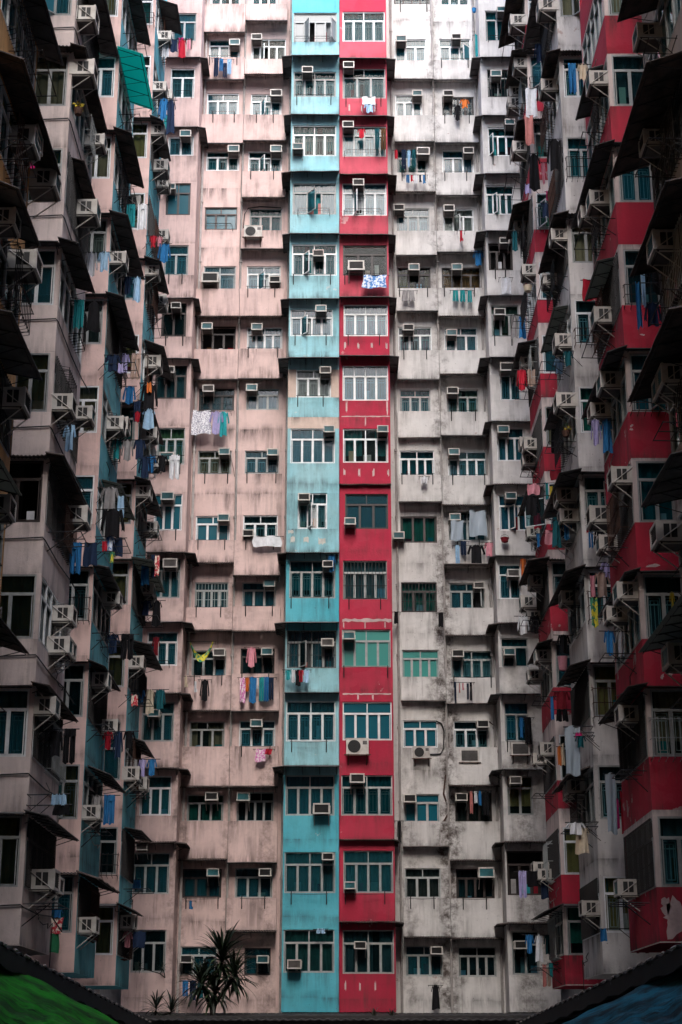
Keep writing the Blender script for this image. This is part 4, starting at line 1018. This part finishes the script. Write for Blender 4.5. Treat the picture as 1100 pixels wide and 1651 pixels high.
# ------------------------------------------------------------------ laundry: region x0 y0 x1 y1 type colour distance label
LAUNDRY = """
1 55 180 76 268 towel magenta C magenta cloth hanging at the top of the pink corner bay
1 95 185 109 237 towel pink C pale pink cloth hanging beside the magenta one
1 221 275 243 362 trousers navy B navy jeans, first of the row under the top pink window
1 246 280 266 338 trousers blue B blue jeans hanging second in the row of jeans
1 264 300 284 368 trousers navy B dark jeans, longest and third in the row of jeans
1 284 283 305 352 trousers pale blue B faded jeans, last in the row of jeans
4 158 460 222 500 towel white D white towel folded over the rail under a red bay window
4 170 495 220 534 shirt pale blue D pale blue shirt hanging just below the white towel
1 905 612 941 655 shirt red D red shirt hung under the awning of the third red bay
1 985 612 1010 705 trousers dark~teal D dark teal trousers hung in front of the third red bay window
1 1014 612 1042 712 trousers brown D brown trousers hung in front of the third red bay window
1 932 1308 1045 1368 towel blue~patterned D blue patterned blanket on the rail of the glazed red balcony
2 120 360 208 472 towel white~lace B white lace sheet hanging below a dark pink-wall window
2 205 362 262 470 shirt lilac B lilac top between the lace sheet and a teal one
2 243 364 290 480 shirt teal B teal shirt hanging at the end beside the lace sheet
2 408 955 540 1006 towel white B white sheet draped over poles on the pink facade
2 765 1045 799 1125 shirt blue D bright blue shirt covering the air conditioner on the blue bay
2 108 1455 215 1562 swag yellow~patterned B yellow patterned towel slung like a hammock before a window
2 378 1483 421 1578 jacket pink B pink coat hanging in a window of the pink column
2 590 1592 607 1652 towel white D white cloth hanging from the open blue balcony
2 604 1590 640 1668 jacket black D black jacket hanging from the open blue balcony
2 624 1592 648 1650 shirt red D red shirt hanging from the open blue balcony
2 646 1592 672 1652 towel pale~blue D pale blue towel hanging from the open blue balcony
2 560 1592 588 1640 shirt teal D teal shirt hanging from the open blue balcony
3 80 0 98 52 sock cream B cream sock under the window with the yellow towel
3 125 25 142 76 sock white B white sock under the window with the yellow towel
3 158 15 196 117 jacket black B black jacket under the window with the yellow towel
3 346 5 370 126 towel pink~patterned B long pink patterned towel, first in the colourful row
3 368 5 390 72 shirt orange B orange shirt second in the colourful row
3 390 5 421 126 towel blue B long blue towel in the colourful row
3 418 10 434 62 sock white B white sock in the colourful row
3 434 5 459 118 trousers teal B teal trousers in the colourful row
3 458 5 482 120 trousers blue B blue trousers in the colourful row
3 480 8 506 112 trousers navy B navy trousers at the end of the colourful row
3 420 347 466 406 towel pink~patterned B magenta checked towel under a window of the pink column
3 464 345 497 372 towel red B red cloth beside the magenta checked towel
3 100 1065 122 1106 sock blue B lone blue sock on the pink wall
3 705 1198 750 1222 shorts pale~blue D small white briefs pinned on the lowest blue bay
3 70 1445 100 1520 trousers blue B blue trousers hanging low behind the spiky plant
3 104 1445 138 1540 trousers navy B navy trousers hanging low behind the spiky plant
3 142 1445 175 1530 jacket dark~teal B dark teal jacket hanging low behind the spiky plant
4 314 712 329 756 towel red F red cloth, first of the row on the white facade
4 345 712 370 802 trousers navy F navy trousers in the row on the white facade
4 371 712 392 792 shirt pale~blue F pale blue shirt in the row on the white facade
4 394 712 416 794 trousers dark~teal F dark teal trousers in the row on the white facade
4 368 830 386 868 shorts blue F blue shorts on the small lower line of the white facade
4 388 832 404 862 sock red F red sock on the small lower line of the white facade
4 404 832 424 872 shorts white F white shorts on the small lower line of the white facade
4 428 832 444 866 sock navy F navy sock on the small lower line of the white facade
4 446 832 462 872 sock blue F blue sock on the small lower line of the white facade
4 625 472 668 512 shirt orange F orange shirt at the barred white-facade window
4 596 500 630 572 jacket black F black jacket at the barred white-facade window
4 588 1380 619 1432 shorts teal F first of three teal shorts on a white parapet
4 623 1378 651 1434 shorts teal F middle of three teal shorts on a white parapet
4 659 1380 684 1437 shorts teal F last of three teal shorts on a white parapet
4 688 1190 736 1262 shirt blue F blue shirt in the recess of the white corner
4 345 1380 413 1430 shorts grey F grey shorts on a white parapet beside the red bay
4 820 1318 868 1396 towel white D white towel on the white corner bay
4 695 165 723 266 towel teal F teal cloth beside the top white corner window
4 621 1095 641 1146 sock red F red sock dangling under a white-facade window
5 580 882 642 976 towel clear~plastic F blue-tinted plastic sheet tied under an air conditioner
5 668 836 753 956 towel clear~plastic F wide plastic sheet hung over a white-facade window
5 600 1000 626 1090 trousers pale~blue F pale striped trousers under the plastic sheets
5 625 980 658 1046 trousers navy F navy trousers under the plastic sheets
5 663 998 742 1092 shirt black F big black shirt under the plastic sheets
5 740 985 786 1052 shirt pink F pink shirt at the end of the line with plastic sheets
5 440 672 469 706 towel white F white cloth on the white parapet beside the red bay
5 312 1315 332 1372 towel black F black rag on the white wall by the red bay
5 523 1320 546 1388 towel black F black rag on the white wall between two columns
6 595 28 608 131 trousers navy F long navy trousers, first of a row on the white facade
6 617 33 626 79 sock rose F rose sock in a row on the white facade
6 632 33 644 66 sock pink F pink sock in a row on the white facade
6 654 35 668 111 trousers navy F navy tights in a row on the white facade
6 668 30 683 116 trousers black F black tights in a row on the white facade
6 669 545 686 652 towel rose F rose towel under the dark lower white-facade window
6 690 545 706 602 towel white F white cloth beside the rose towel
6 711 540 725 612 towel blue F blue cloth on the line with the rose towel
6 727 542 766 662 jacket black F black jacket on the line with the rose towel
6 904 192 926 292 shirt blue D blue shirt by the black trousers on the white corner bay
6 926 195 968 320 trousers black D black trousers on the white corner bay
6 325 685 346 786 jacket black F black raincoat hung between the red bay and white wall
6 486 1465 531 1582 dress black F long black dress on the lowest white wall
a 505 180 606 305 jacket dark~teal 47.5 dark teal jacket high on the stained white wing bay
a 885 545 930 660 jacket blue 54 blue jacket high on the bay next to the pink corner
a 925 555 970 740 dress navy 54 navy dress beside the blue jacket next to the pink corner
a 880 1350 942 1452 jacket blue 54 blue padded jacket by the pink corner bay
a 832 1305 868 1370 shirt red 54 red shirt beside the blue padded jacket
a 868 1310 902 1368 shirt pink 54 pink shirt beside the blue padded jacket
a 145 893 190 958 towel magenta 37.6 magenta cloth at a grey-pink bay window
b 590 590 662 682 shirt navy 45.6 navy shirt at the middle blue-sided wing bay
b 655 640 682 692 towel lilac 45.6 lilac cloth beside the navy shirt
b 688 765 748 862 jacket blue 52 blue hooded jacket over the pink wing
b 742 850 778 962 trousers navy 52 navy trousers beneath the blue hooded jacket
b 750 905 776 962 towel red 51.8 red cloth beneath the blue hooded jacket
b 785 750 868 912 jacket black 54 black jacket with an orange scarf by the pink corner
b 815 745 838 800 towel orange 53.9 orange scarf over the black jacket
b 792 890 858 1002 dress pale~blue 54 pale blue skirt under the black jacket
b 775 1155 832 1272 jacket navy 54 navy jacket below the pale blue skirt
b 358 975 412 1122 shirt pale~blue 39.4 pale blue shirt by the grey-pink wing bay
b 568 1325 652 1448 shirt grey 45.6 grey pullover hanging from the middle wing bay
b 655 1375 684 1492 towel pale~blue 45.6 pale blue towel beside the grey pullover
b 568 1445 682 1602 jacket black 45.5 large black jacket below the grey pullover
c 568 250 592 306 towel red 45.6 red cloth low beside the blue painted side wall
c 590 222 632 302 shirt blue~patterned 45.6 blue patterned shirt beside the red cloth
c 604 306 636 372 shirt yellow~patterned 45.6 yellow patterned shirt below the blue patterned one
c 785 365 822 492 towel blue 55 long bright blue towel by the pink corner bay
c 838 325 860 455 trousers navy 55 navy trousers near the long bright blue towel
c 860 330 882 440 towel red~patterned 55 red patterned towel near the long bright blue towel
c 848 780 882 886 shirt maroon D maroon shirt in a pink corner bay window
c 730 1100 762 1162 towel red~patterned 53.6 red and white cloth on the blue side wall
c 275 1300 342 1442 jacket black 38.6 black jacket under the little corrugated awning
c 352 1290 420 1480 trousers black 38.8 black trousers under the little corrugated awning
d 283 375 372 440 shorts pale~blue 37.6 pale blue underwear pegged below the grey-pink bay
d 300 435 388 492 towel black 37.6 black cloth below the pale blue underwear
d 288 1012 348 1062 shirt blue 45.4 blue shirt on the lowest middle wing bay
d 250 1060 346 1150 towel red~patterned 45.4 red and yellow printed towel on the lowest middle wing bay
d 250 1150 322 1256 towel green 45.4 dark green cloth under the red and yellow towel
d 735 850 782 902 shorts blue 58.8 blue bundle at a pink corner bay window
e 460 380 552 505 jacket blue 47 blue jacket below the dark teal one on the white wing bay
e 505 180 604 302 jacket dark~teal 47 dark teal hooded jacket at the top of the white wing
e 508 290 574 355 shirt lilac 47 purple printed top between two jackets
e 230 490 300 650 towel white 54 white sheet in front of the red wing by the corner
e 225 640 280 800 towel rose 54 rose sheet below the white one on the red wing
e 242 850 318 1052 dress black 53 long black dress by the red wing
e 350 770 442 942 jacket black 47 black coat against the white wing bay
e 318 900 345 1020 shirt pink 53 pink top beside the black dress
e 345 1060 376 1108 towel magenta 52 magenta cloth below the black coat
e 228 1020 262 1072 towel lilac 53.2 lilac cloth below the long black dress
f 838 190 882 442 towel blue 36 long blue towel by the grey wing block
f 868 100 902 320 towel pale~blue 36.2 pale blue sheet by the grey wing block
f 890 300 985 432 jacket navy 36.4 navy jacket behind the long blue towel
f 900 80 1060 250 jacket black 36.6 big black coat above the navy jacket
f 438 570 496 652 shirt dark~teal 46.4 teal shirt at the shiny white wing parapet
f 545 175 668 290 towel red 45.6 red banner cloth over the white wing bay
f 243 1305 312 1366 towel pink 53.6 pink bag hanging under an awning of the red wing
f 340 1300 362 1392 towel teal 53.6 teal cloth beside the pink bag
f 362 1320 388 1392 towel yellow 53.6 yellow cloth beside the pink bag
f 360 880 430 1132 dress black 53 long black gown high on the red wing
f 220 1370 312 1482 jacket black 53.4 black coat below the pink bag
f 365 1230 432 1286 towel maroon 52.6 maroon checked scarf above the pink bag
g 340 190 430 266 towel pink 53.8 pink towel on the red parapet by the corner
g 290 205 316 282 shirt blue 53.8 blue shirt beside the pink towel
g 200 345 238 440 shirt orange 60 orange and blue bundle by the white corner
g 610 160 692 302 jacket black 46.2 black coat on the white wing bay
g 574 160 614 286 trousers blue 46.2 blue trousers beside the black coat
g 568 122 592 202 towel red 46.2 red cloth beside the blue trousers
g 610 422 702 556 shirt beige 45.8 beige shirt in front of the white wing bay
g 648 365 728 452 shirt lilac 45.8 lilac blouse above the beige shirt
g 588 440 622 560 towel pink 45.8 long pink towel beside the beige shirt
g 590 560 636 722 towel yellow~patterned 45.8 long yellow towel below the pink one
g 385 1080 478 1182 shirt maroon 53.6 maroon shirt against the red wing
g 398 1180 472 1248 shorts black 53.6 black shorts below the maroon shirt
g 368 1110 392 1240 towel blue 53.6 blue towel beside the maroon shirt
g 1030 530 1062 642 shirt yellow 37 pale yellow shirt by the grey wing block
g 450 1275 542 1545 towel clear~plastic 46.2 clear plastic sheet hanging by the white wing bay
g 505 1310 548 1340 shorts magenta 46.1 magenta hanger cloth over the clear plastic
g 508 1328 566 1392 shirt dark~teal 46 dark teal top over the clear plastic
g 408 1385 432 1492 towel orange 53.4 orange towel by the lower red wing
g 425 1370 452 1492 towel cream 53.4 cream towel by the lower red wing
h 495 555 592 706 dress cream 46.2 cream cloth draped low on the white wing bay
h 460 530 560 600 shirt white 46.1 white bundle over the cream cloth
h 672 260 742 592 towel clear~plastic 45.2 long clear dust cover by the broad red bay
h 722 400 760 570 dress magenta 45.3 magenta dress inside the clear dust cover
h 755 360 792 590 towel red 45.4 long red cloth behind the magenta dress
h 645 1120 686 1192 towel blue 46 small blue towel on the lowest white wing bay
h 325 1320 352 1442 towel rose 56 rose towel low beside the dark red wall
h 345 1335 380 1440 shirt beige 56 beige shirt low beside the dark red wall
h 360 1310 388 1388 shirt teal 55.9 teal shirt low beside the dark red wall
"""
poles = {}
skip = set()
for ln in LAUNDRY.strip().splitlines():
    t = ln.split(None, 8)
    # colours may be written with ~ for a space; 'pale blue' etc. may also arrive split in two words
    rg, x0, y0, x1, y1, typ = t[0], *map(float, t[1:5]), t[5]
    rest = ln.split(None, 6)[6]; colr = rest.split()[0].replace('~', ' '); rest = rest.split(None, 1)[1]
    if colr == 'pale' and rest.startswith('blue '): colr = 'pale blue'; rest = rest[5:]
    dist, lab = rest.split(None, 1)
    if lab.startswith('dark teal jacket high on'): continue
    Y = {'A': YF-.32, 'D': YF-.38, 'B': YP-.30, 'C': YF-.38, 'F': YP-.30}.get(dist) or float(dist)
    F = Face((0, Y), (1, 0), (0, -1))
    xa, zt = at(*zp(rg, x0, y0), Y); xb, zb = at(*zp(rg, x1, y1), Y)
    garment(F, xa, xb, zb, zt, 0, typ, colr, lab.strip())
    key = (round(Y, 1), round(zt*2)/2, round((xa+xb)/2/1.6))
    p = poles.setdefault(key, [xa, xb, zt, Y]); p[0] = min(p[0], xa); p[1] = max(p[1], xb); p[2] = max(p[2], zt)
# bamboo and iron poles that carry the laundry
pn = 0
for (yk, zk, xk), (xa, xb, zt, Y) in sorted(poles.items()):
    if Y > YF - 2: 
        F = Face((0, Y), (1, 0), (0, -1)); mb = MB(); mb.tube([(xa-.12, Y, zt-.02), (xb+.12, Y, zt-.02)], .012, 'black', 5)
        bb = MB()
        for x in (xa-.08, xb+.08): bb.tube([(x, Y, zt-.02), (x, Y+.40, zt-.05)], .010, 'black', 4)
    else:
        sg = -1 if xa < 0 else 1
        xo = sg*8.2 if abs((xa+xb)/2) > 7.2 else sg*7.2
        lo, hi = min(xa, xb, xo)-.05, max(xa, xb, xo)+.05
        mb = MB(); mb.tube([(lo, Y, zt-.02), (hi, Y, zt)], .015, 'black', 5); bb = MB()
        bb.tube([(hi if sg > 0 else lo, Y, zt), (hi if sg > 0 else lo, Y+.5, zt-.02)], .012, 'black', 4)
        bb.tube([((lo+hi)/2, Y, zt-.02), ((lo+hi)/2+sg*.5, Y+.4, zt-.35)], .012, 'black', 4)
    near = min(((abs(o.location.x-(xa+xb)/2)+abs(o.location.z-zt)+abs(o.location.y-Y), o['label']) for o in COL.objects
                if o.get('group') == 'laundry hung outside the windows'))[1]
    root = build(mb, 'clothes_pole', None, ((xa+xb)/2, Y, zt)); tag(root, uniq(' '.join(('thin pole carrying the ' + near).split()[:16])), 'pole', 'poles carrying laundry')
    build(bb, 'bracket', root)
# basket, bucket, pots and oddments
def lathe(mb, c, prof, m, n=16):
    i0 = len(mb.v); k = mb.mat(m)
    for r, z in prof: mb.v += [(c[0]+r*math.cos(2*math.pi*i/n), c[1]+r*math.sin(2*math.pi*i/n), c[2]+z) for i in range(n)]
    for q in range(len(prof)-1):
        for i in range(n): mb.f.append((i0+q*n+i, i0+q*n+(i+1) % n, i0+(q+1)*n+(i+1) % n, i0+(q+1)*n+i)); mb.mi.append(k)
def bucket(rg, x, y, Y, r, h, mat, label, name='bucket'):
    X, z = on(rg, x, y, Y); mb = MB()
    lathe(mb, (X, Y, z), [(.02, 0), (r*.75, 0), (r*.8, .02), (r, h), (r*1.06, h+.01), (r*1.06, h-.02), (r*.94, h), (r*.72, .03), (.02, .03)], mat)
    o = build(mb, name, None, (X, Y, z)); tag(o, uniq(label), name)
    hb = MB(); n = 10; hb.tube([(X-r*math.cos(math.pi*i/n), Y, z+h+r*.9*math.sin(math.pi*i/n)) for i in range(n+1)], .008, 'black', 4); build(hb, 'handle', o)
bucket('5', 838, 985, YF-.3, .17, .17, 'kmaroon', 'red basket hanging on the white corner bay parapet', 'basket')
bucket('5', 454, 705, YP-.25, .12, .16, 'kwhite', 'white pail under a window beside the red bay')
bucket('g', 440, 965, 53.4, .16, .45, 'kpink', 'pale pink pail by the red wing bay')
bucket('4', 692, 58, YP-.2, .1, .18, 'kblue', 'blue pail at the very top of the white facade')
bucket('f', 245, 240, 54, .16, .2, 'kcream', 'cream pail on a green shelf of the red wing')
for rg, x, y, Y, cl, lab in (('a', 435, 600, 37.8, 'yellow', 'yellow flowering pot plant by a grey-pink bay window'), ('f', 455, 1012, 46.4, 'yellow', 'small yellow potted plant on the white wing bay')):
    X, z = on(rg, x, y, Y); mb = MB(); lathe(mb, (X, Y, z-.2), [(.01, 0), (.09, 0), (.13, .18), (.11, .18), (.01, .15)], 'rust', 10)
    o = build(mb, 'potted_plant', None, (X, Y, z-.2)); tag(o, uniq(lab), 'plant'); lf = MB()
    for q in range(40):
        a = rnd.uniform(0, 6.28); rr = rnd.uniform(0, .16); p = Vector((X+rr*math.cos(a), Y+rr*math.sin(a), z+rnd.uniform(-.05, .18))); s = .045
        d1 = Vector((rnd.uniform(-1, 1), rnd.uniform(-1, 1), rnd.uniform(-1, 1)))*s; d2 = Vector((rnd.uniform(-1, 1), rnd.uniform(-1, 1), rnd.uniform(-1, 1)))*s
        lf.poly([p-d1, p-d2, p+d1, p+d2], 'kyellow' if q % 3 else 'leaf2')
    build(lf, 'foliage', o)

# ------------------------------------------------------------------ foot of the courtyard
mb = MB(); mb.poly([(-600, -600, 0), (600, -600, 0), (600, 600, 0), (-600, 600, 0)], 'ground'); o = build(mb, 'ground'); tag(o, kind='structure')
pod = link('podium', None, (0, 60, 0)); tag(pod, uniq('dark low shop podium running along the foot of the facades'), 'podium')
mb = MB(); mb.box(-9.2, 9.2, 59.6, YW+1, 0, 2.80, 'podium'); build(mb, 'wall', pod)
mb = MB(); n = 120
for i in range(n):
    x0 = -9.2+18.4*i/n; x1 = -9.2+18.4*(i+1)/n; w0 = .02*(1 if i % 2 else -1); w1 = -w0
    mb.hexa([(x0, 58.9, 2.62+w0), (x1, 58.9, 2.62+w1), (x1, YF-.02, 2.93+w1), (x0, YF-.02, 2.93+w0), (x0, 58.9, 2.65+w0), (x1, 58.9, 2.65+w1), (x1, YF-.02, 2.96+w1), (x0, YF-.02, 2.96+w0)], 'podium')
build(mb, 'roof', pod)
mb = MB()
for i in range(14): x = -9+18*i/13; mb.box(x-.05, x+.05, 59.52, 59.6, 0, 2.6, 'black')
build(mb, 'post', pod)
# black eave canopies stepping along both wings
def canopy(sg, pts, label):
    mb = MB(); fb = mb; rows = []
    for (px, py, Y) in pts:
        X, z = at(px, py, Y); rows.append((X, Y, z))
    P, Q = Vector(rows[0]), Vector(rows[1]); n = 60; up = Vector((0, 0, .035))
    W0, W1 = Vector((sg*9.3, P.y, P.z+.9)), Vector((sg*9.3, Q.y, Q.z+.75))
    for i in range(n):
        a, b2 = i/n, (i+1)/n; w = .03*(1 if i % 2 else -1)
        p, q = P.lerp(Q, a), P.lerp(Q, b2); r, t = W0.lerp(W1, a), W0.lerp(W1, b2)
        A = Vector((0, 0, w)); B = Vector((0, 0, -w))
        mb.hexa([p+A, q+B, t+B, r+A, p+A+up, q+B+up, t+B+up, r+A+up], 'pitch')
    dr = Vector((0, 0, -.02))
    for k in range(7):
        a = k/6; p, w = P.lerp(Q, a), W0.lerp(W1, a); fb.tube([p+dr*3, w+dr*3], .035, 'black', 4)
    mb2 = mb
    for k in range(26):
        a = k/26+.01; p, q = P.lerp(Q, a), P.lerp(Q, a+rnd.uniform(.006, .02)); mb2.tube([p+up*1.4, q+up*1.4], .02, 'slab', 4)
    # hanging black valance with a ragged lower edge
    for i in range(40):
        a, b2 = i/40, (i+1)/40; p, q = P.lerp(Q, a), P.lerp(Q, b2); h0, h1 = .26+.03*math.sin(i*1.7), .26+.03*math.sin((i+1)*1.7)
        o_ = Vector((sg*.03, 0, 0))
        mb.hexa([p+Vector((0, 0, -h0)), q+Vector((0, 0, -h1)), q+o_+Vector((0, 0, -h1)), p+o_+Vector((0, 0, -h0)), p, q, q+o_, p+o_], 'pitch')
    o = build(mb, 'canopy', None, tuple(P)); tag(o, uniq(label), 'canopy', 'black canopies at the foot of the wings')
canopy(-1, [(-40, 1503, 22), (245, 1652, 45)], 'black corrugated canopy edge above the green tarpaulin')
canopy(1, [(1140, 1508, 22), (830, 1655, 45)], 'black corrugated canopy edge above the blue tarpaulin')
def tarp(corners, mat, label, ropes=True):
    A, B, C, D = [Vector((at(x, y, Y)[0], Y, at(x, y, Y)[1])) for x, y, Y in corners]
    mb = MB(); n, k = 64, 30; g = {}; st = []
    for i in range(n+1):
        for j in range(k+1):
            s, t = i/n, j/k
            p = A.lerp(B, s).lerp(D.lerp(C, s), t)
            h = .07*math.sin(t*19+s*3+.8*math.sin(s*7))+.04*math.sin(t*43+s*6)+.03*math.sin(s*17)+.018*math.sin(s*53+t*30)
            edge = .06*math.sin(s*21)*(1 if j == 0 else 0)
            g[i, j] = p+Vector((0, 0, h*min(1, .12+t*2.5)+edge*.3))
    th = Vector((0, 0, -.012))
    for i in range(n):
        for j in range(k):
            q = [(i, j), (i+1, j), (i+1, j+1), (i, j+1)]
            mb.poly([g[c] for c in q], mat); mb.poly([g[c]+th for c in q[::-1]], mat); st += q+q[::-1]
    o = build(mb, 'tarpaulin', None, tuple(A)); wv = o.data.attributes.new('weave', 'FLOAT_VECTOR', 'POINT')
    wv.data.foreach_set('vector', [c for i, j in st for c in (i/n, j/k, 0)]); tag(o, uniq(label), 'tarpaulin', 'tarpaulins over the courtyard stalls')
    fr = MB()
    for s in (.1, .5, .9):
        p, q = A.lerp(B, s), D.lerp(C, s); d = Vector((0, 0, -.16)); fr.tube([p+d, q+d], .03, 'black', 5)
        for w in (p+d, q+d): fr.tube([w, (w.x, w.y, 0)], .03, 'black', 5)
    build(fr, 'pole', o)
    for p in o.data.polygons: p.use_smooth = True
tarp([(-60, 1518, 24), (240, 1674, 31), (240, 1800, 22), (-60, 1800, 16)], 'greentarp', 'bright green tarpaulin sagging over a stall in the corner')
tarp([(120, 1630, 33), (300, 1700, 38), (300, 1760, 32), (120, 1740, 28)], 'bluetarp', 'strip of teal tarpaulin peeping out beyond the green one')
tarp([(1160, 1535, 24), (880, 1662, 31), (885, 1800, 22), (1160, 1800, 16)], 'bluetarp', 'dark blue tarpaulin sagging over a stall in the corner')
# plants
def leaf(mb, base, az, el, L, w, droop, mat):
    n = 7; P = []; p = Vector(base); e = el
    for i in range(n+1):
        P.append(p.copy()); p = p+Vector((math.cos(az)*math.cos(e), math.sin(az)*math.cos(e), math.sin(e)))*(L/n); e -= droop/n*(.4+1.2*i/n)
    sd = Vector((-math.sin(az), math.cos(az), 0)); up = Vector((0, 0, 1))
    wd = [w*(.35+.65*math.sin(math.pi*min(1, (i/n)*.9+.12))) if i < n else .002 for i in range(n+1)]
    for i in range(n):
        a, b2 = P[i], P[i+1]; f = .3
        mb.poly([a, b2, b2+sd*wd[i+1]+up*wd[i+1]*f, a+sd*wd[i]+up*wd[i]*f], mat)
        mb.poly([b2, a, a-sd*wd[i]+up*wd[i]*f, b2-sd*wd[i+1]+up*wd[i+1]*f], mat)
def spiky(px, py, Y, heads, label, base_z, name='dracaena', sc=1.0):
    X, zt = at(px, py, Y); mb = MB(); lf = MB()
    for hx, hy, n, L in heads:
        x, z = at(hx, hy, Y); dy = rnd.uniform(-.3, .3)
        pts = [(X, Y, base_z), (X+(x-X)*.2, Y+dy*.3, base_z+(z-base_z)*.4), (X+(x-X)*.7, Y+dy*.8, base_z+(z-base_z)*.75), (x, Y+dy, z)]
        mb.tube(pts, [.085*sc, .07*sc, .06*sc, .045*sc], 'bark', 7)
        for i in range(n):
            t = i/n; az = i*2.399+rnd.uniform(-.3, .3); el = 1.35-2.1*t+rnd.uniform(-.2, .2)
            leaf(lf, (x+.03*math.cos(az), Y+dy+.03*math.sin(az), z+.16*(1-t)*L-.15*t*L), az, el, L*rnd.uniform(.75, 1.1), .05*sc*rnd.uniform(.8, 1.2), rnd.uniform(.5, 1.3), 'leaf2' if rnd.random() < .2 else 'leaf')
    o = build(mb, name, None, (X, Y, base_z)); o.data.name = 'trunk'; tag(o, uniq(label), 'plant'); build(lf, 'crown', o)
spiky(343, 1640, 61.2, [(358, 1550, 120, 1.35), (326, 1588, 70, 1.0), (378, 1576, 70, 1.15), (345, 1600, 60, 1.0)], 'tall spiky dracaena standing before the lowest pink windows', 2.8)
spiky(250, 1640, 60.6, [(252, 1628, 40, .75), (275, 1632, 34, .8)], 'low arching spider plant left of the tall dracaena', 2.7, 'spider_plant', .6)
spiky(610, 1645, 60.2, [(603, 1640, 26, .42), (632, 1643, 22, .38)], 'small leafy weeds below the red bays', 2.65, 'weed_clump', .5)
spiky(268, 1520, 63.5, [(226, 1560, 16, .3), (262, 1562, 16, .28)], 'dry twigs on the sill of the lowest pink corner bay', at(245, 1572, 63.5)[1]-.1, 'twig_plant', .25)

# ------------------------------------------------------------------ the block behind the viewer that closes the court
bk = building('plain block closing the courtyard behind the viewer', (0, -14.1, 0)); mb = MB(); mb.box(-30, 30, -26, -14.1, 0, 57, 'dull'); build(mb, 'wall', bk)

# ------------------------------------------------------------------ light
EL, AZ = math.radians(43), math.radians(180)
w = bpy.data.worlds.new('World'); S.world = w; w.use_nodes = True
nt = w.node_tree; bg = nt.nodes['Background']; sk = nt.nodes.new('ShaderNodeTexSky'); sk.sky_type = 'NISHITA'; sk.sun_disc = False
sk.sun_elevation = EL; sk.sun_rotation = AZ; sk.air_density = 1.0; sk.dust_density = 1.6; sk.ozone_density = 1.0
nt.links.new(sk.outputs[0], bg.inputs[0]); bg.inputs[1].default_value = .15
sl = bpy.data.lights.new('sun', 'SUN'); sl.energy = .55; sl.angle = math.radians(42); sl.color = (1, .955, .90)
so = bpy.data.objects.new('sun', sl); COL.objects.link(so)
so.rotation_euler = (math.pi/2-EL, 0, math.radians(14))     # shines from behind the viewer, downwards
so.location = (0, -30, 80)
S.view_settings.view_transform = 'Standard'; S.view_settings.look = 'None'; S.view_settings.exposure = 2.5
S.cycles.use_denoising = True
S.cycles.max_bounces = 8; S.cycles.diffuse_bounces = 4; S.cycles.transparent_max_bounces = 12
